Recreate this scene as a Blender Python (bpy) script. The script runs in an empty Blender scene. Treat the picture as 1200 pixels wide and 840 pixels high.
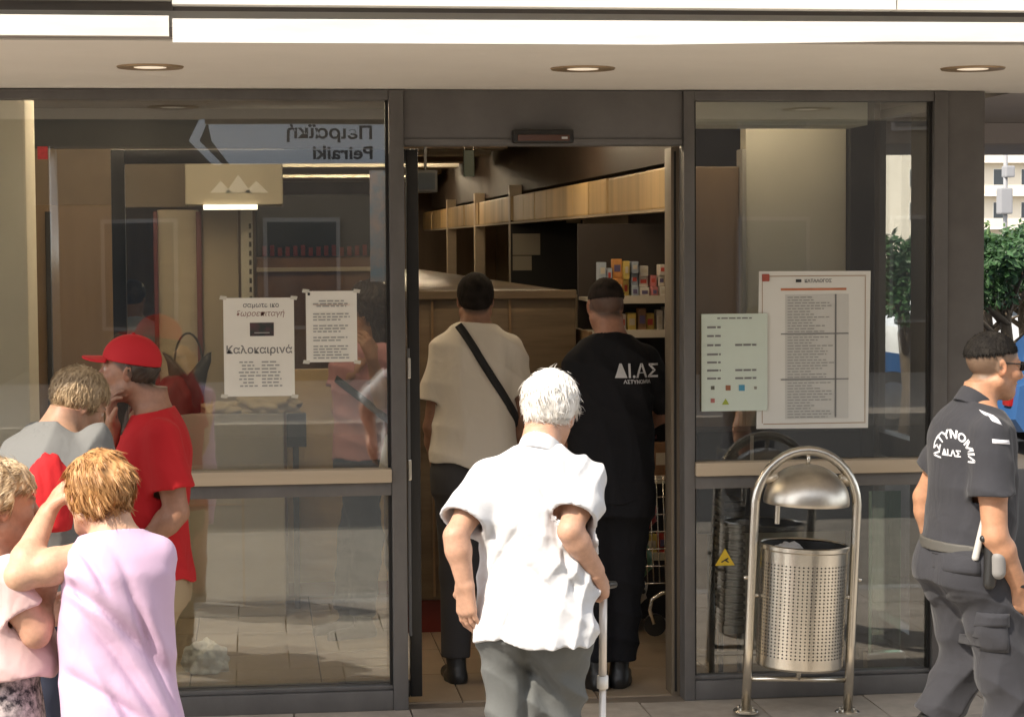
import bpy, bmesh, math, random
import numpy as np
from mathutils import Vector, Matrix
from mathutils.bvhtree import BVHTree

random.seed(7)
SC = bpy.context.scene
COL = SC.collection
PI = math.pi

# ------------------------------------------------------------------ camera, light, exposure
F_PX = 2466.0
CAM = np.array([-1.10, -9.0, 2.0])
YAW, PIT, ROLL = math.radians(7.0), math.radians(-3.13), math.radians(0.35)
FWD = np.array([math.sin(YAW) * math.cos(PIT), math.cos(YAW) * math.cos(PIT), math.sin(PIT)])
_r = np.array([math.cos(YAW), -math.sin(YAW), 0.0])
_u = np.cross(_r, FWD)
CR = math.cos(ROLL) * _r - math.sin(ROLL) * _u
CU = math.sin(ROLL) * _r + math.cos(ROLL) * _u
cam_d = bpy.data.cameras.new('camera')
cam_o = bpy.data.objects.new('camera', cam_d)
COL.objects.link(cam_o)
cam_d.sensor_width = 36.0
cam_d.lens = 36.0 * F_PX / 1200.0
cam_d.clip_start = 0.1
cam_d.clip_end = 2000
cam_o.matrix_world = Matrix(((CR[0], CU[0], -FWD[0], CAM[0]), (CR[1], CU[1], -FWD[1], CAM[1]),
                             (CR[2], CU[2], -FWD[2], CAM[2]), (0, 0, 0, 1)))
SC.camera = cam_o

SUN_AZ, SUN_K = math.radians(52), 1.70            # azimuth off the facade normal, profile slope
SUN_EL = math.atan(SUN_K * math.cos(SUN_AZ))
TO_SUN = Vector((-math.sin(SUN_AZ) * math.cos(SUN_EL), -math.cos(SUN_AZ) * math.cos(SUN_EL), math.sin(SUN_EL)))
sun_d = bpy.data.lights.new('sun', 'SUN')
sun_d.energy = 2.7
sun_d.angle = math.radians(0.53)
sun_d.color = (1.0, 0.895, 0.75)
sun_o = bpy.data.objects.new('sun', sun_d)
COL.objects.link(sun_o)
sun_o.rotation_euler = (-TO_SUN).to_track_quat('-Z', 'Y').to_euler()
sun_o.location = (-8, -14, 14)

W = bpy.data.worlds.new('World')
SC.world = W
W.use_nodes = True
nt = W.node_tree
nt.nodes.clear()
sky = nt.nodes.new('ShaderNodeTexSky')
sky.sky_type = 'NISHITA'
sky.sun_disc = False
sky.sun_elevation = SUN_EL
sky.sun_rotation = math.atan2(TO_SUN.x, TO_SUN.y)
bg = nt.nodes.new('ShaderNodeBackground')
bg.inputs['Strength'].default_value = 0.15
out = nt.nodes.new('ShaderNodeOutputWorld')
hsv = nt.nodes.new('ShaderNodeHueSaturation')        # a hazy, washed-out summer sky
hsv.inputs['Saturation'].default_value = 0.28
nt.links.new(sky.outputs[0], hsv.inputs['Color'])
nt.links.new(hsv.outputs[0], bg.inputs[0])
nt.links.new(bg.outputs[0], out.inputs[0])

SC.view_settings.view_transform = 'Standard'
SC.view_settings.look = 'None'
SC.view_settings.exposure = 1.30
SC.view_settings.gamma = 1.0


def at(px, py, Y):
    """point of the photograph (1200 x 840) on the plane y = Y"""
    d = FWD + CR * (px - 600) / F_PX - CU * (py - 420) / F_PX
    return CAM + d * (Y - CAM[1]) / d[1]


def atz(px, py, Z):
    d = FWD + CR * (px - 600) / F_PX - CU * (py - 420) / F_PX
    return CAM + d * (Z - CAM[2]) / d[2]


# ------------------------------------------------------------------ materials
MATS = {}


def mat(name, col, rough=0.6, metal=0.0, bump=0.0, bscale=60.0, var=0.0, vscale=4.0, stretch=(1, 1, 1), spec=0.5,
        sub=0.0, attr=False, rnd=0.0, emit=0.0, dist=0.01, col2=None, sheen=0.0, coat=0.0, crease=0.0):
    if name in MATS:
        return MATS[name]
    m = bpy.data.materials.new(name)
    m.use_nodes = True
    t = m.node_tree
    b = t.nodes['Principled BSDF']
    c4 = (col[0], col[1], col[2], 1)
    b.inputs['Base Color'].default_value = c4
    b.inputs['Roughness'].default_value = rough
    b.inputs['Metallic'].default_value = metal
    b.inputs['Specular IOR Level'].default_value = spec
    if sub:
        b.inputs['Subsurface Weight'].default_value = sub
        b.inputs['Subsurface Radius'].default_value = (0.012, 0.005, 0.003)
        b.inputs['Subsurface Scale'].default_value = 1.0
    if sheen:
        b.inputs['Sheen Weight'].default_value = sheen
    if coat:
        b.inputs['Coat Weight'].default_value = coat
    src = None
    tc = t.nodes.new('ShaderNodeTexCoord')
    mp = t.nodes.new('ShaderNodeMapping')
    mp.inputs['Scale'].default_value = stretch
    t.links.new(tc.outputs['Object'], mp.inputs[0])
    if attr:
        a = t.nodes.new('ShaderNodeAttribute')
        a.attribute_name = 'Col'
        src = a.outputs['Color']
    if var or col2:
        n = t.nodes.new('ShaderNodeTexNoise')
        n.inputs['Scale'].default_value = vscale
        n.inputs['Detail'].default_value = 6
        n.inputs['Roughness'].default_value = 0.62
        t.links.new(mp.outputs[0], n.inputs['Vector'])
        if col2:
            rp = t.nodes.new('ShaderNodeValToRGB')
            rp.color_ramp.elements[0].position = 0.38
            rp.color_ramp.elements[1].position = 0.62
            rp.color_ramp.elements[0].color = c4
            rp.color_ramp.elements[1].color = (col2[0], col2[1], col2[2], 1)
            t.links.new(n.outputs[0], rp.inputs[0])
            src = rp.outputs[0]
        else:
            mr = t.nodes.new('ShaderNodeMapRange')
            mr.inputs[1].default_value = 0.25
            mr.inputs[2].default_value = 0.75
            mr.inputs[3].default_value = 1 - var
            mr.inputs[4].default_value = 1 + var
            t.links.new(n.outputs[0], mr.inputs[0])
            vm = t.nodes.new('ShaderNodeVectorMath')
            vm.operation = 'SCALE'
            if src is not None:
                t.links.new(src, vm.inputs[0])
            else:
                vm.inputs[0].default_value = col[:3]
            t.links.new(mr.outputs[0], vm.inputs['Scale'])
            src = vm.outputs[0]
    if rnd:
        oi = t.nodes.new('ShaderNodeObjectInfo')
        mr = t.nodes.new('ShaderNodeMapRange')
        mr.inputs[3].default_value = 1 - rnd
        mr.inputs[4].default_value = 1 + rnd
        t.links.new(oi.outputs['Random'], mr.inputs[0])
        vm = t.nodes.new('ShaderNodeVectorMath')
        vm.operation = 'SCALE'
        if src is not None:
            t.links.new(src, vm.inputs[0])
        else:
            vm.inputs[0].default_value = col[:3]
        t.links.new(mr.outputs[0], vm.inputs['Scale'])
        src = vm.outputs[0]
    if src is not None:
        t.links.new(src, b.inputs['Base Color'])
    if emit:
        b.inputs['Emission Color'].default_value = c4
        b.inputs['Emission Strength'].default_value = emit
    if bump:
        n2 = t.nodes.new('ShaderNodeTexNoise')
        n2.inputs['Scale'].default_value = bscale
        n2.inputs['Detail'].default_value = 5
        t.links.new(mp.outputs[0], n2.inputs['Vector'])
        bp = t.nodes.new('ShaderNodeBump')
        bp.inputs['Strength'].default_value = bump
        bp.inputs['Distance'].default_value = dist
        t.links.new(n2.outputs[0], bp.inputs['Height'])
        t.links.new(bp.outputs[0], b.inputs['Normal'])
        if crease:
            n4 = t.nodes.new('ShaderNodeTexNoise')
            n4.inputs['Scale'].default_value = 6.5
            n4.inputs['Detail'].default_value = 2
            n4.inputs['Distortion'].default_value = .9
            mp4 = t.nodes.new('ShaderNodeMapping')
            mp4.inputs['Scale'].default_value = (1.5, 1.5, .8)
            mp4.inputs['Rotation'].default_value = (.2, .5, 0)
            t.links.new(tc.outputs['Object'], mp4.inputs[0])
            t.links.new(mp4.outputs[0], n4.inputs['Vector'])
            b4 = t.nodes.new('ShaderNodeBump')
            b4.inputs['Strength'].default_value = crease
            b4.inputs['Distance'].default_value = .03
            t.links.new(n4.outputs[0], b4.inputs['Height'])
            t.links.new(b4.outputs[0], bp.inputs['Normal'])
    MATS[name] = m
    return m


def glass_mat(name, tint, refl, k=1.0):
    m = bpy.data.materials.new(name)
    m.use_nodes = True
    t = m.node_tree
    t.nodes.clear()
    o = t.nodes.new('ShaderNodeOutputMaterial')
    tr = t.nodes.new('ShaderNodeBsdfTransparent')
    tr.inputs[0].default_value = (*tint, 1)
    gl = t.nodes.new('ShaderNodeBsdfGlossy')
    gl.inputs['Roughness'].default_value = 0.0
    gl.inputs[0].default_value = (0.95, 0.97, 1.0, 1)
    fr = t.nodes.new('ShaderNodeFresnel')
    fr.inputs[0].default_value = 1.5
    ad = t.nodes.new('ShaderNodeMath')
    ad.operation = 'MULTIPLY_ADD'
    ad.inputs[1].default_value = k
    ad.inputs[2].default_value = refl
    ad.use_clamp = True
    t.links.new(fr.outputs[0], ad.inputs[0])
    # old shop glass: a very faint long wave and a little dust film
    tc = t.nodes.new('ShaderNodeTexCoord')
    n = t.nodes.new('ShaderNodeTexNoise')
    n.inputs['Scale'].default_value = 1.3
    n.inputs['Detail'].default_value = 1
    t.links.new(tc.outputs['Object'], n.inputs['Vector'])
    bp = t.nodes.new('ShaderNodeBump')
    bp.inputs['Strength'].default_value = 0.10
    bp.inputs['Distance'].default_value = 0.004
    t.links.new(n.outputs[0], bp.inputs['Height'])
    t.links.new(bp.outputs[0], gl.inputs['Normal'])
    mx = t.nodes.new('ShaderNodeMixShader')
    t.links.new(ad.outputs[0], mx.inputs[0])
    t.links.new(tr.outputs[0], mx.inputs[1])
    t.links.new(gl.outputs[0], mx.inputs[2])
    df = t.nodes.new('ShaderNodeBsdfDiffuse')
    df.inputs[0].default_value = (0.6, 0.58, 0.54, 1)
    n3 = t.nodes.new('ShaderNodeTexNoise')
    n3.inputs['Scale'].default_value = 3.0
    n3.inputs['Detail'].default_value = 8
    t.links.new(tc.outputs['Object'], n3.inputs['Vector'])
    mr = t.nodes.new('ShaderNodeMapRange')
    mr.inputs[1].default_value = 0.45
    mr.inputs[2].default_value = 0.8
    mr.inputs[3].default_value = 0.0
    mr.inputs[4].default_value = 0.03
    t.links.new(n3.outputs[0], mr.inputs[0])
    m2 = t.nodes.new('ShaderNodeMixShader')
    t.links.new(mr.outputs[0], m2.inputs[0])
    t.links.new(mx.outputs[0], m2.inputs[1])
    t.links.new(df.outputs[0], m2.inputs[2])
    t.links.new(m2.outputs[0], o.inputs[0])
    MATS[name] = m
    return m


# ------------------------------------------------------------------ mesh helpers
class MB:
    """collects shapes, then links them as ONE mesh object"""

    def __init__(s):
        s.v, s.f = [], []

    def add(s, v, f):
        n = len(s.v)
        s.v += [tuple(map(float, q)) for q in v]
        s.f += [tuple(i + n for i in q) for q in f]
        return s

    def box(s, x0, x1, y0, y1, z0, z1, b=0.0):
        if b <= 0:
            v = [(x, y, z) for z in (z0, z1) for y in (y0, y1) for x in (x0, x1)]
            f = [(0, 2, 3, 1), (4, 5, 7, 6), (0, 1, 5, 4), (2, 6, 7, 3), (0, 4, 6, 2), (1, 3, 7, 5)]
            return s.add(v, f)
        bm = bmesh.new()
        r = bmesh.ops.create_cube(bm, size=1)
        for q in r['verts']:
            q.co = Vector(((x0 + x1) / 2 + q.co.x * (x1 - x0), (y0 + y1) / 2 + q.co.y * (y1 - y0),
                           (z0 + z1) / 2 + q.co.z * (z1 - z0)))
        bmesh.ops.bevel(bm, geom=bm.edges[:], offset=b, segments=2, affect='EDGES', profile=0.6)
        return s.bm(bm)

    def bm(s, bm):
        bm.verts.index_update()
        s.add([q.co for q in bm.verts], [[v.index for v in f.verts] for f in bm.faces])
        bm.free()
        return s

    def tube(s, pts, r, n=12, cap=True, closed=False):
        pts = [Vector(p) for p in pts]
        rr = r if isinstance(r, (list, tuple)) else [r] * len(pts)
        rings = []
        prev = None
        L = len(pts)
        for i, p in enumerate(pts):
            a = pts[(i - 1) % L] if (i > 0 or closed) else p
            c = pts[(i + 1) % L] if (i < L - 1 or closed) else p
            d = (c - a).normalized()
            if prev is None:
                x = d.orthogonal().normalized()
            else:
                x = (prev - d * prev.dot(d)).normalized()
            prev = x
            y = d.cross(x)
            rings.append([p + (x * math.cos(2 * PI * k / n) + y * math.sin(2 * PI * k / n)) * rr[i] for k in range(n)])
        v = [q for g in rings for q in g]
        f = []
        for i in range(L if closed else L - 1):
            j = (i + 1) % L
            for k in range(n):
                f.append((i * n + k, i * n + (k + 1) % n, j * n + (k + 1) % n, j * n + k))
        if cap and not closed:
            f.append(tuple(range(n - 1, -1, -1)))
            f.append(tuple((L - 1) * n + k for k in range(n)))
        return s.add(v, f)

    def lathe(s, prof, c=(0, 0, 0), n=40):
        """prof: (r, z) pairs round the vertical through c"""
        v = []
        f = []
        for r, z in prof:
            for k in range(n):
                a = 2 * PI * k / n
                v.append((c[0] + r * math.cos(a), c[1] + r * math.sin(a), c[2] + z))
        for i in range(len(prof) - 1):
            for k in range(n):
                f.append((i * n + k, i * n + (k + 1) % n, (i + 1) * n + (k + 1) % n, (i + 1) * n + k))
        return s.add(v, f)

    def prism(s, poly, y0, y1, plane='xz'):
        n = len(poly)
        if plane == 'xz':
            v = [(a, y0, b) for a, b in poly] + [(a, y1, b) for a, b in poly]
        elif plane == 'yz':
            v = [(y0, a, b) for a, b in poly] + [(y1, a, b) for a, b in poly]
        else:
            v = [(a, b, y0) for a, b in poly] + [(a, b, y1) for a, b in poly]
        f = [tuple(range(n - 1, -1, -1)), tuple(range(n, 2 * n))]
        f += [(i, (i + 1) % n, n + (i + 1) % n, n + i) for i in range(n)]
        return s.add(v, f)

    def build(s, name, m, parent=None, smooth=False, org=None, xf=None):
        me = bpy.data.meshes.new(name)
        v = [Vector(q) for q in s.v]
        if xf is not None:
            v = [xf @ q for q in v]
        return link(name, [tuple(q) for q in v], s.f, m, parent, smooth, org)


def origin_of(o):
    w = Vector((0, 0, 0))
    while o is not None:
        w += o.location
        o = o.parent
    return w


def link(name, v, f, m, parent=None, smooth=False, org=None, fixn=True):
    me = bpy.data.meshes.new(name)
    base = origin_of(parent)
    o_loc = Vector((0, 0, 0))
    if org is not None:
        o_loc = Vector(org) - base
    off = base + o_loc
    if isinstance(v, np.ndarray):
        v = v - np.array(off)
        me.vertices.add(len(v))
        me.vertices.foreach_set('co', v.astype(np.float32).ravel())
        nf = len(f)
        me.loops.add(nf * 4)
        me.loops.foreach_set('vertex_index', f.astype(np.int32).ravel())
        me.polygons.add(nf)
        me.polygons.foreach_set('loop_start', np.arange(0, nf * 4, 4, dtype=np.int32))
        me.polygons.foreach_set('loop_total', np.full(nf, 4, dtype=np.int32))
        me.update(calc_edges=True)
        me.validate()
    else:
        me.from_pydata([tuple(Vector(q) - off) for q in v], [], f)
        me.update()
        if fixn:
            bm = bmesh.new()
            bm.from_mesh(me)
            bmesh.ops.recalc_face_normals(bm, faces=bm.faces[:])
            bm.to_mesh(me)
            bm.free()
    if smooth:
        me.polygons.foreach_set('use_smooth', np.ones(len(me.polygons), dtype=bool))
        if smooth == 'auto':
            try:
                me.set_sharp_from_angle(angle=math.radians(35))
            except Exception:
                pass
    o = bpy.data.objects.new(name, me)
    COL.objects.link(o)
    o.location = o_loc
    o.parent = parent
    if m is not None:
        me.materials.append(m)
    return o


def thing(name, label, cat, loc=(0, 0, 0), group=None):
    o = bpy.data.objects.new(name, None)
    COL.objects.link(o)
    o.location = loc
    o.empty_display_size = 0.1
    o['label'] = label
    o['category'] = cat
    if group:
        o['group'] = group
    return o


def tag(o, label, cat, group=None):
    o['label'] = label
    o['category'] = cat
    if group:
        o['group'] = group
    return o


def struct(o):
    o['kind'] = 'structure'
    return o


def stuff(o):
    o['kind'] = 'stuff'
    return o


def dup(root, loc, label=None, group=None):
    r = root.copy()
    COL.objects.link(r)
    r.location = loc
    if label:
        r['label'] = label
    if group:
        r['group'] = group
    for ch in list(root.children):
        c = ch.copy()
        COL.objects.link(c)
        c.parent = r
        for g in ch.children:
            d = g.copy()
            COL.objects.link(d)
            d.parent = c
    return r


def text_geo(s, size, align='CENTER', bold=0.0, extrude=0.0, res=3):
    """letter outlines as (verts, faces) in the xy plane"""
    cu = bpy.data.curves.new('lettering', 'FONT')
    cu.body = s
    cu.size = size
    cu.align_x = align
    cu.offset = bold
    cu.extrude = extrude
    cu.resolution_u = res
    o = bpy.data.objects.new('lettering', cu)
    COL.objects.link(o)
    dg = bpy.context.evaluated_depsgraph_get()
    me = bpy.data.meshes.new_from_object(o.evaluated_get(dg))
    v = [tuple(q.co) for q in me.vertices]
    f = [tuple(p.vertices) for p in me.polygons]
    bpy.data.objects.remove(o)
    bpy.data.meshes.remove(me)
    bpy.data.curves.remove(cu)
    return v, f


def lettering(name, s, size, x, y, z, m, parent, align='CENTER', bold=0.0, sx=1.0, flip=1, skew=0):
    """flat print on a wall that faces -y (flip=1) or +y (flip=-1); z is the base line"""
    v, f = text_geo(s, size, align, bold)
    v = [(x + flip * (q[0] * sx + q[1] * skew), y, z + q[1]) for q in v]
    return link(name, v, f, m, parent, fixn=False)
# ------------------------------------------------------------------ bodies: smooth-blended distance fields meshed by surface nets
def V3(*a):
    return np.array(a, dtype=np.float64)


def unit(a):
    a = np.asarray(a, dtype=np.float64)
    return a / (np.linalg.norm(a) + 1e-12)


def smin(a, b, k):
    if k <= 0:
        return np.minimum(a, b)
    h = np.maximum(k - np.abs(a - b), 0.0) / k
    return np.minimum(a, b) - h * h * k * 0.25


def cone(a, b, ra, rb):
    a = np.asarray(a, np.float32)
    b = np.asarray(b, np.float32)
    ab = b - a
    L2 = float(ab @ ab) + 1e-9

    def f(p):
        q = p - a
        t = np.clip((q @ ab) / L2, 0, 1)
        q = q - t[..., None] * ab
        return np.sqrt((q * q).sum(-1)) - (ra + (rb - ra) * t)
    return f


def ell(c, r, M=None):
    c = np.asarray(c, np.float32)
    r = np.asarray(r, np.float32)
    Mt = None if M is None else np.asarray(M, np.float32).T

    def f(p):
        q = p - c
        if Mt is not None:
            q = q @ Mt
        q1 = q / r
        k0 = np.sqrt((q1 * q1).sum(-1))
        q2 = q1 / r
        k1 = np.sqrt((q2 * q2).sum(-1)) + 1e-6
        return k0 * (k0 - 1.0) / k1
    return f


def surface_nets(G, lo, h):
    S = G < 0
    nx, ny, nz = G.shape
    cnt = np.zeros((nx - 1, ny - 1, nz - 1), np.uint8)
    for dx in (0, 1):
        for dy in (0, 1):
            for dz in (0, 1):
                cnt += S[dx:nx - 1 + dx, dy:ny - 1 + dy, dz:nz - 1 + dz]
    act = (cnt > 0) & (cnt < 8)
    ci = np.argwhere(act)
    if len(ci) == 0:
        return np.zeros((0, 3)), np.zeros((0, 4), int)
    idx = np.full(act.shape, -1, np.int32)
    idx[act] = np.arange(len(ci))
    acc = np.zeros((len(ci), 3))
    num = np.zeros(len(ci))
    cor = [(a, b, c) for a in (0, 1) for b in (0, 1) for c in (0, 1)]
    val = {c: G[ci[:, 0] + c[0], ci[:, 1] + c[1], ci[:, 2] + c[2]].astype(np.float64) for c in cor}
    for c in cor:
        for ax in range(3):
            if c[ax]:
                continue
            d = list(c)
            d[ax] = 1
            a, b = val[c], val[tuple(d)]
            m = (a < 0) != (b < 0)
            t = np.where(m, a / np.where(m, a - b, 1), 0)
            pt = np.empty((len(ci), 3))
            for q in range(3):
                pt[:, q] = t if q == ax else c[q]
            acc[m] += pt[m]
            num[m] += 1
    v = np.asarray(lo) + (ci + acc / num[:, None]) * h
    quads = []
    for ax in range(3):
        o1, o2 = [(1, 2), (2, 0), (0, 1)][ax]
        s0 = [slice(None)] * 3
        s1 = [slice(None)] * 3
        s0[ax] = slice(0, G.shape[ax] - 1)
        s1[ax] = slice(1, G.shape[ax])
        e = S[tuple(s0)] != S[tuple(s1)]
        ij = np.argwhere(e)
        ok = (ij[:, o1] > 0) & (ij[:, o2] > 0) & (ij[:, o1] < G.shape[o1] - 1) & (ij[:, o2] < G.shape[o2] - 1)
        ij = ij[ok]
        fl = S[tuple(s0)][tuple(ij.T)]
        d1 = np.zeros(3, int)
        d2 = np.zeros(3, int)
        d1[o1] = 1
        d2[o2] = 1
        g = lambda w: idx[w[:, 0], w[:, 1], w[:, 2]]
        q = np.stack([g(ij - d1 - d2), g(ij - d2), g(ij), g(ij - d1)], 1)
        q[~fl] = q[~fl][:, ::-1]
        quads.append(q)
    q = np.concatenate(quads)
    q = q[(q >= 0).all(1)]
    return v, q


def mesh_sdf(ops, lo, hi, h, post=None, margin=1.25, extra=0.0):
    """ops: (fn, k, mode) with mode 'u' union, 's' subtract, 'i' intersect"""
    B = 8
    lo = np.asarray(lo, np.float64)
    nb = np.maximum(1, np.ceil((np.asarray(hi) - lo) / (h * B)).astype(int))
    n = nb * B
    bi = np.argwhere(np.ones(nb, bool))
    cen = (lo + (bi * B + (B - 1) / 2) * h).astype(np.float32)
    R = h * B * 0.866 * margin + extra
    Ds = []
    d = np.full(len(cen), 9.0, np.float32)
    for fn, k, mode in ops:
        s = fn(cen).astype(np.float32)
        Ds.append(s)
        if mode == 'u':
            d = smin(d, s, k)
        elif mode == 's':
            d = -smin(-d, s, k)
        else:
            d = np.maximum(d, s)
    act = np.abs(d) < R
    if post is not None:
        dp = post(cen, d.copy()).astype(np.float32)
        act |= np.abs(dp) < R
        d0, d = d, dp
    else:
        d0 = d
    G = np.repeat(np.repeat(np.repeat(d.reshape(nb), B, 0), B, 1), B, 2).astype(np.float32)
    ai = bi[act]
    loc = np.argwhere(np.ones((B, B, B), bool))
    P = (lo + (ai[:, None, :] * B + loc[None]) * h).astype(np.float32)
    dd = np.full(P.shape[:2], 9.0, np.float32)
    da = d0[act]
    for (fn, k, mode), s in zip(ops, Ds):
        sa = s[act]
        if mode == 'u':
            sel = sa < da + 2 * R + k
        elif mode == 's':
            sel = sa < 2 * R + k
        else:
            sel = sa > -2 * R
        if not sel.any():
            continue
        w = fn(P[sel].reshape(-1, 3)).reshape(-1, B ** 3)
        if mode == 'u':
            dd[sel] = smin(dd[sel], w, k)
        elif mode == 's':
            dd[sel] = -smin(-dd[sel], w, k)
        else:
            dd[sel] = np.maximum(dd[sel], w)
    if post is not None:
        dd = post(P.reshape(-1, 3), dd.reshape(-1)).reshape(dd.shape)
    g = G.reshape(nb[0], B, nb[1], B, nb[2], B).transpose(0, 2, 4, 1, 3, 5).copy()
    g[ai[:, 0], ai[:, 1], ai[:, 2]] = dd.reshape(-1, B, B, B)
    G = g.transpose(0, 3, 1, 4, 2, 5).reshape(n)
    return surface_nets(G, lo, h)


def slow(p, f, ph=0.0):
    """cheap smooth pseudo-noise in about [-1, 1]"""
    x, y, z = p[:, 0] * f, p[:, 1] * f, p[:, 2] * f
    return (np.sin(x * 1.7 + 1.3 * np.sin(z * 1.1 + ph) + ph) * np.cos(y * 1.3 + 0.9 * np.sin(x * 0.7 + ph * 2)) * 0.6
            + np.sin(z * 1.9 + 1.1 * np.sin(y * 1.6 + x * 0.8 + ph * 3)) * 0.4)


def ridges(p, d, k, amp, ph=0.0, warp=0.9, wf=7.0):
    """cloth folds across direction d, k folds per metre"""
    d = unit(d).astype(np.float32)
    s = (p @ d) * (k * PI) + warp * 2.0 * slow(p, wf, ph) + ph
    m = 0.5 + 0.5 * slow(p, wf * 0.8, ph + 2.1)
    return -amp * (1 - np.abs(np.sin(s)) * 1.4) * np.clip(m * 1.6 - 0.25, 0, 1)


TT = np.array([-.60, -.45, -.3, -.15, 0, .15, .35, .55, .75, .86, .93, .98, 1.03, 1.12])
MALE = (np.array([.12, .15, .165, .172, .168, .16, .155, .163, .176, .172, .150, .112, .068, .055]),
        np.array([.09, .10, .112, .118, .115, .108, .105, .112, .115, .105, .088, .072, .060, .056]),
        np.array([-.02, -.02, -.022, -.02, -.012, 0, .006, .01, .006, 0, -.004, -.004, 0, 0.004]))
FEMALE = (np.array([.13, .16, .178, .182, .172, .158, .145, .148, .156, .150, .132, .098, .060, .047]),
          np.array([.10, .11, .122, .122, .115, .108, .102, .115, .118, .098, .080, .066, .054, .048]),
          np.array([-.02, -.02, -.024, -.02, -.012, 0, .006, .014, .012, 0, -.004, -.004, 0, 0.004]))


class Frame:
    def __init__(s, o, rt, up):
        s.o = np.asarray(o, np.float64)
        s.up = unit(up)
        rt = np.asarray(rt, np.float64)
        s.rt = unit(rt - s.up * (rt @ s.up))
        s.fw = np.cross(s.up, s.rt)
        s.M = np.stack([s.rt, s.fw, s.up])

    def w(s, x, y, z):
        return s.o + s.rt * x + s.fw * y + s.up * z

    def loc(s, p):
        return (p - s.o.astype(np.float32)) @ s.M.T.astype(np.float32)


def tube_torso(fr, L, Wd, Dp, Of, tcap=(-.62, 1.14), pw=2.3, S=1.0):
    lo, hi = tcap[0] * L, tcap[1] * L
    tf = np.linspace(TT[0], TT[-1], 260)
    ker = np.exp(-(np.linspace(-2.2, 2.2, 23)) ** 2)
    ker /= ker.sum()

    def soft(a):
        g = np.interp(tf, TT, a)
        return np.convolve(np.pad(g, 11, 'edge'), ker, 'valid')
    Wd, Dp, Of = soft(Wd), soft(Dp), soft(Of)
    zs = tf * L

    def f(p):
        q = fr.loc(p)
        z = q[:, 2]
        a = np.interp(z, zs, Wd).astype(np.float32)
        b = np.interp(z, zs, Dp).astype(np.float32)
        o = np.interp(z, zs, Of).astype(np.float32)
        x = np.abs(q[:, 0]) / a
        y = np.abs(q[:, 1] - o) / b
        d = ((x ** pw + y ** pw) ** (1 / pw) - 1) * np.minimum(a, b)
        return np.maximum(d, np.maximum(lo - z, z - hi)).astype(np.float32)
    return f


def hand_ops(wr, d, palm, thumb, curl=0.35, s=1.0, spread=0.05, thumb_curl=0.3):
    """a hand: palm of four metacarpals, four unequal fingers of three bent segments, a thumb off the side of the palm"""
    wr = np.asarray(wr, float)
    d = unit(d)
    n = unit(palm - d * (np.asarray(palm) @ d))
    t = unit(np.asarray(thumb) - d * (np.asarray(thumb) @ d) - n * (np.asarray(thumb) @ n))
    ops = []
    offs = (.030, .011, -.009, -.027)
    lens = (.072, .080, .074, .058)
    kn = (.088, .091, .086, .078)
    rad = (.0095, .0098, .0092, .0082)
    for i in range(4):
        a = wr + t * offs[i] * 0.55 * s + d * .008 * s
        k = wr + d * kn[i] * s + t * offs[i] * s
        ops.append((cone(a, k, .0155 * s, .0125 * s), .014, 'u'))
        c = curl if np.isscalar(curl) else curl[i]
        dir0 = unit(d + t * spread * (1.5 - i))
        ang = 0.0
        p0 = k
        for j, fr in enumerate((.44, .31, .25)):
            ang += c * (0.9, 1.1, 0.8)[j]
            dd = dir0 * math.cos(ang) + n * math.sin(ang)
            p1 = p0 + dd * lens[i] * fr * s
            ops.append((cone(p0, p1, rad[i] * s * (1 - .1 * j), rad[i] * s * (.9 - .1 * j)), .004, 'u'))
            p0 = p1
    a = wr + d * .018 * s + t * .02 * s
    d1 = unit(d * .62 + t * .72 + n * .28)
    b = a + d1 * .045 * s
    d2 = unit(d * (.85 - .4 * thumb_curl) + t * (.25 - .4 * thumb_curl) + n * (.2 + thumb_curl))
    c = b + d2 * .032 * s
    e = c + unit(d2 + n * .25 * thumb_curl + d * .1) * .026 * s
    ops.append((cone(a, b, .017 * s, .0125 * s), .014, 'u'))
    ops.append((cone(b, c, .0115 * s, .0105 * s), .005, 'u'))
    ops.append((cone(c, e, .0105 * s, .0080 * s), .004, 'u'))
    return ops


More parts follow.
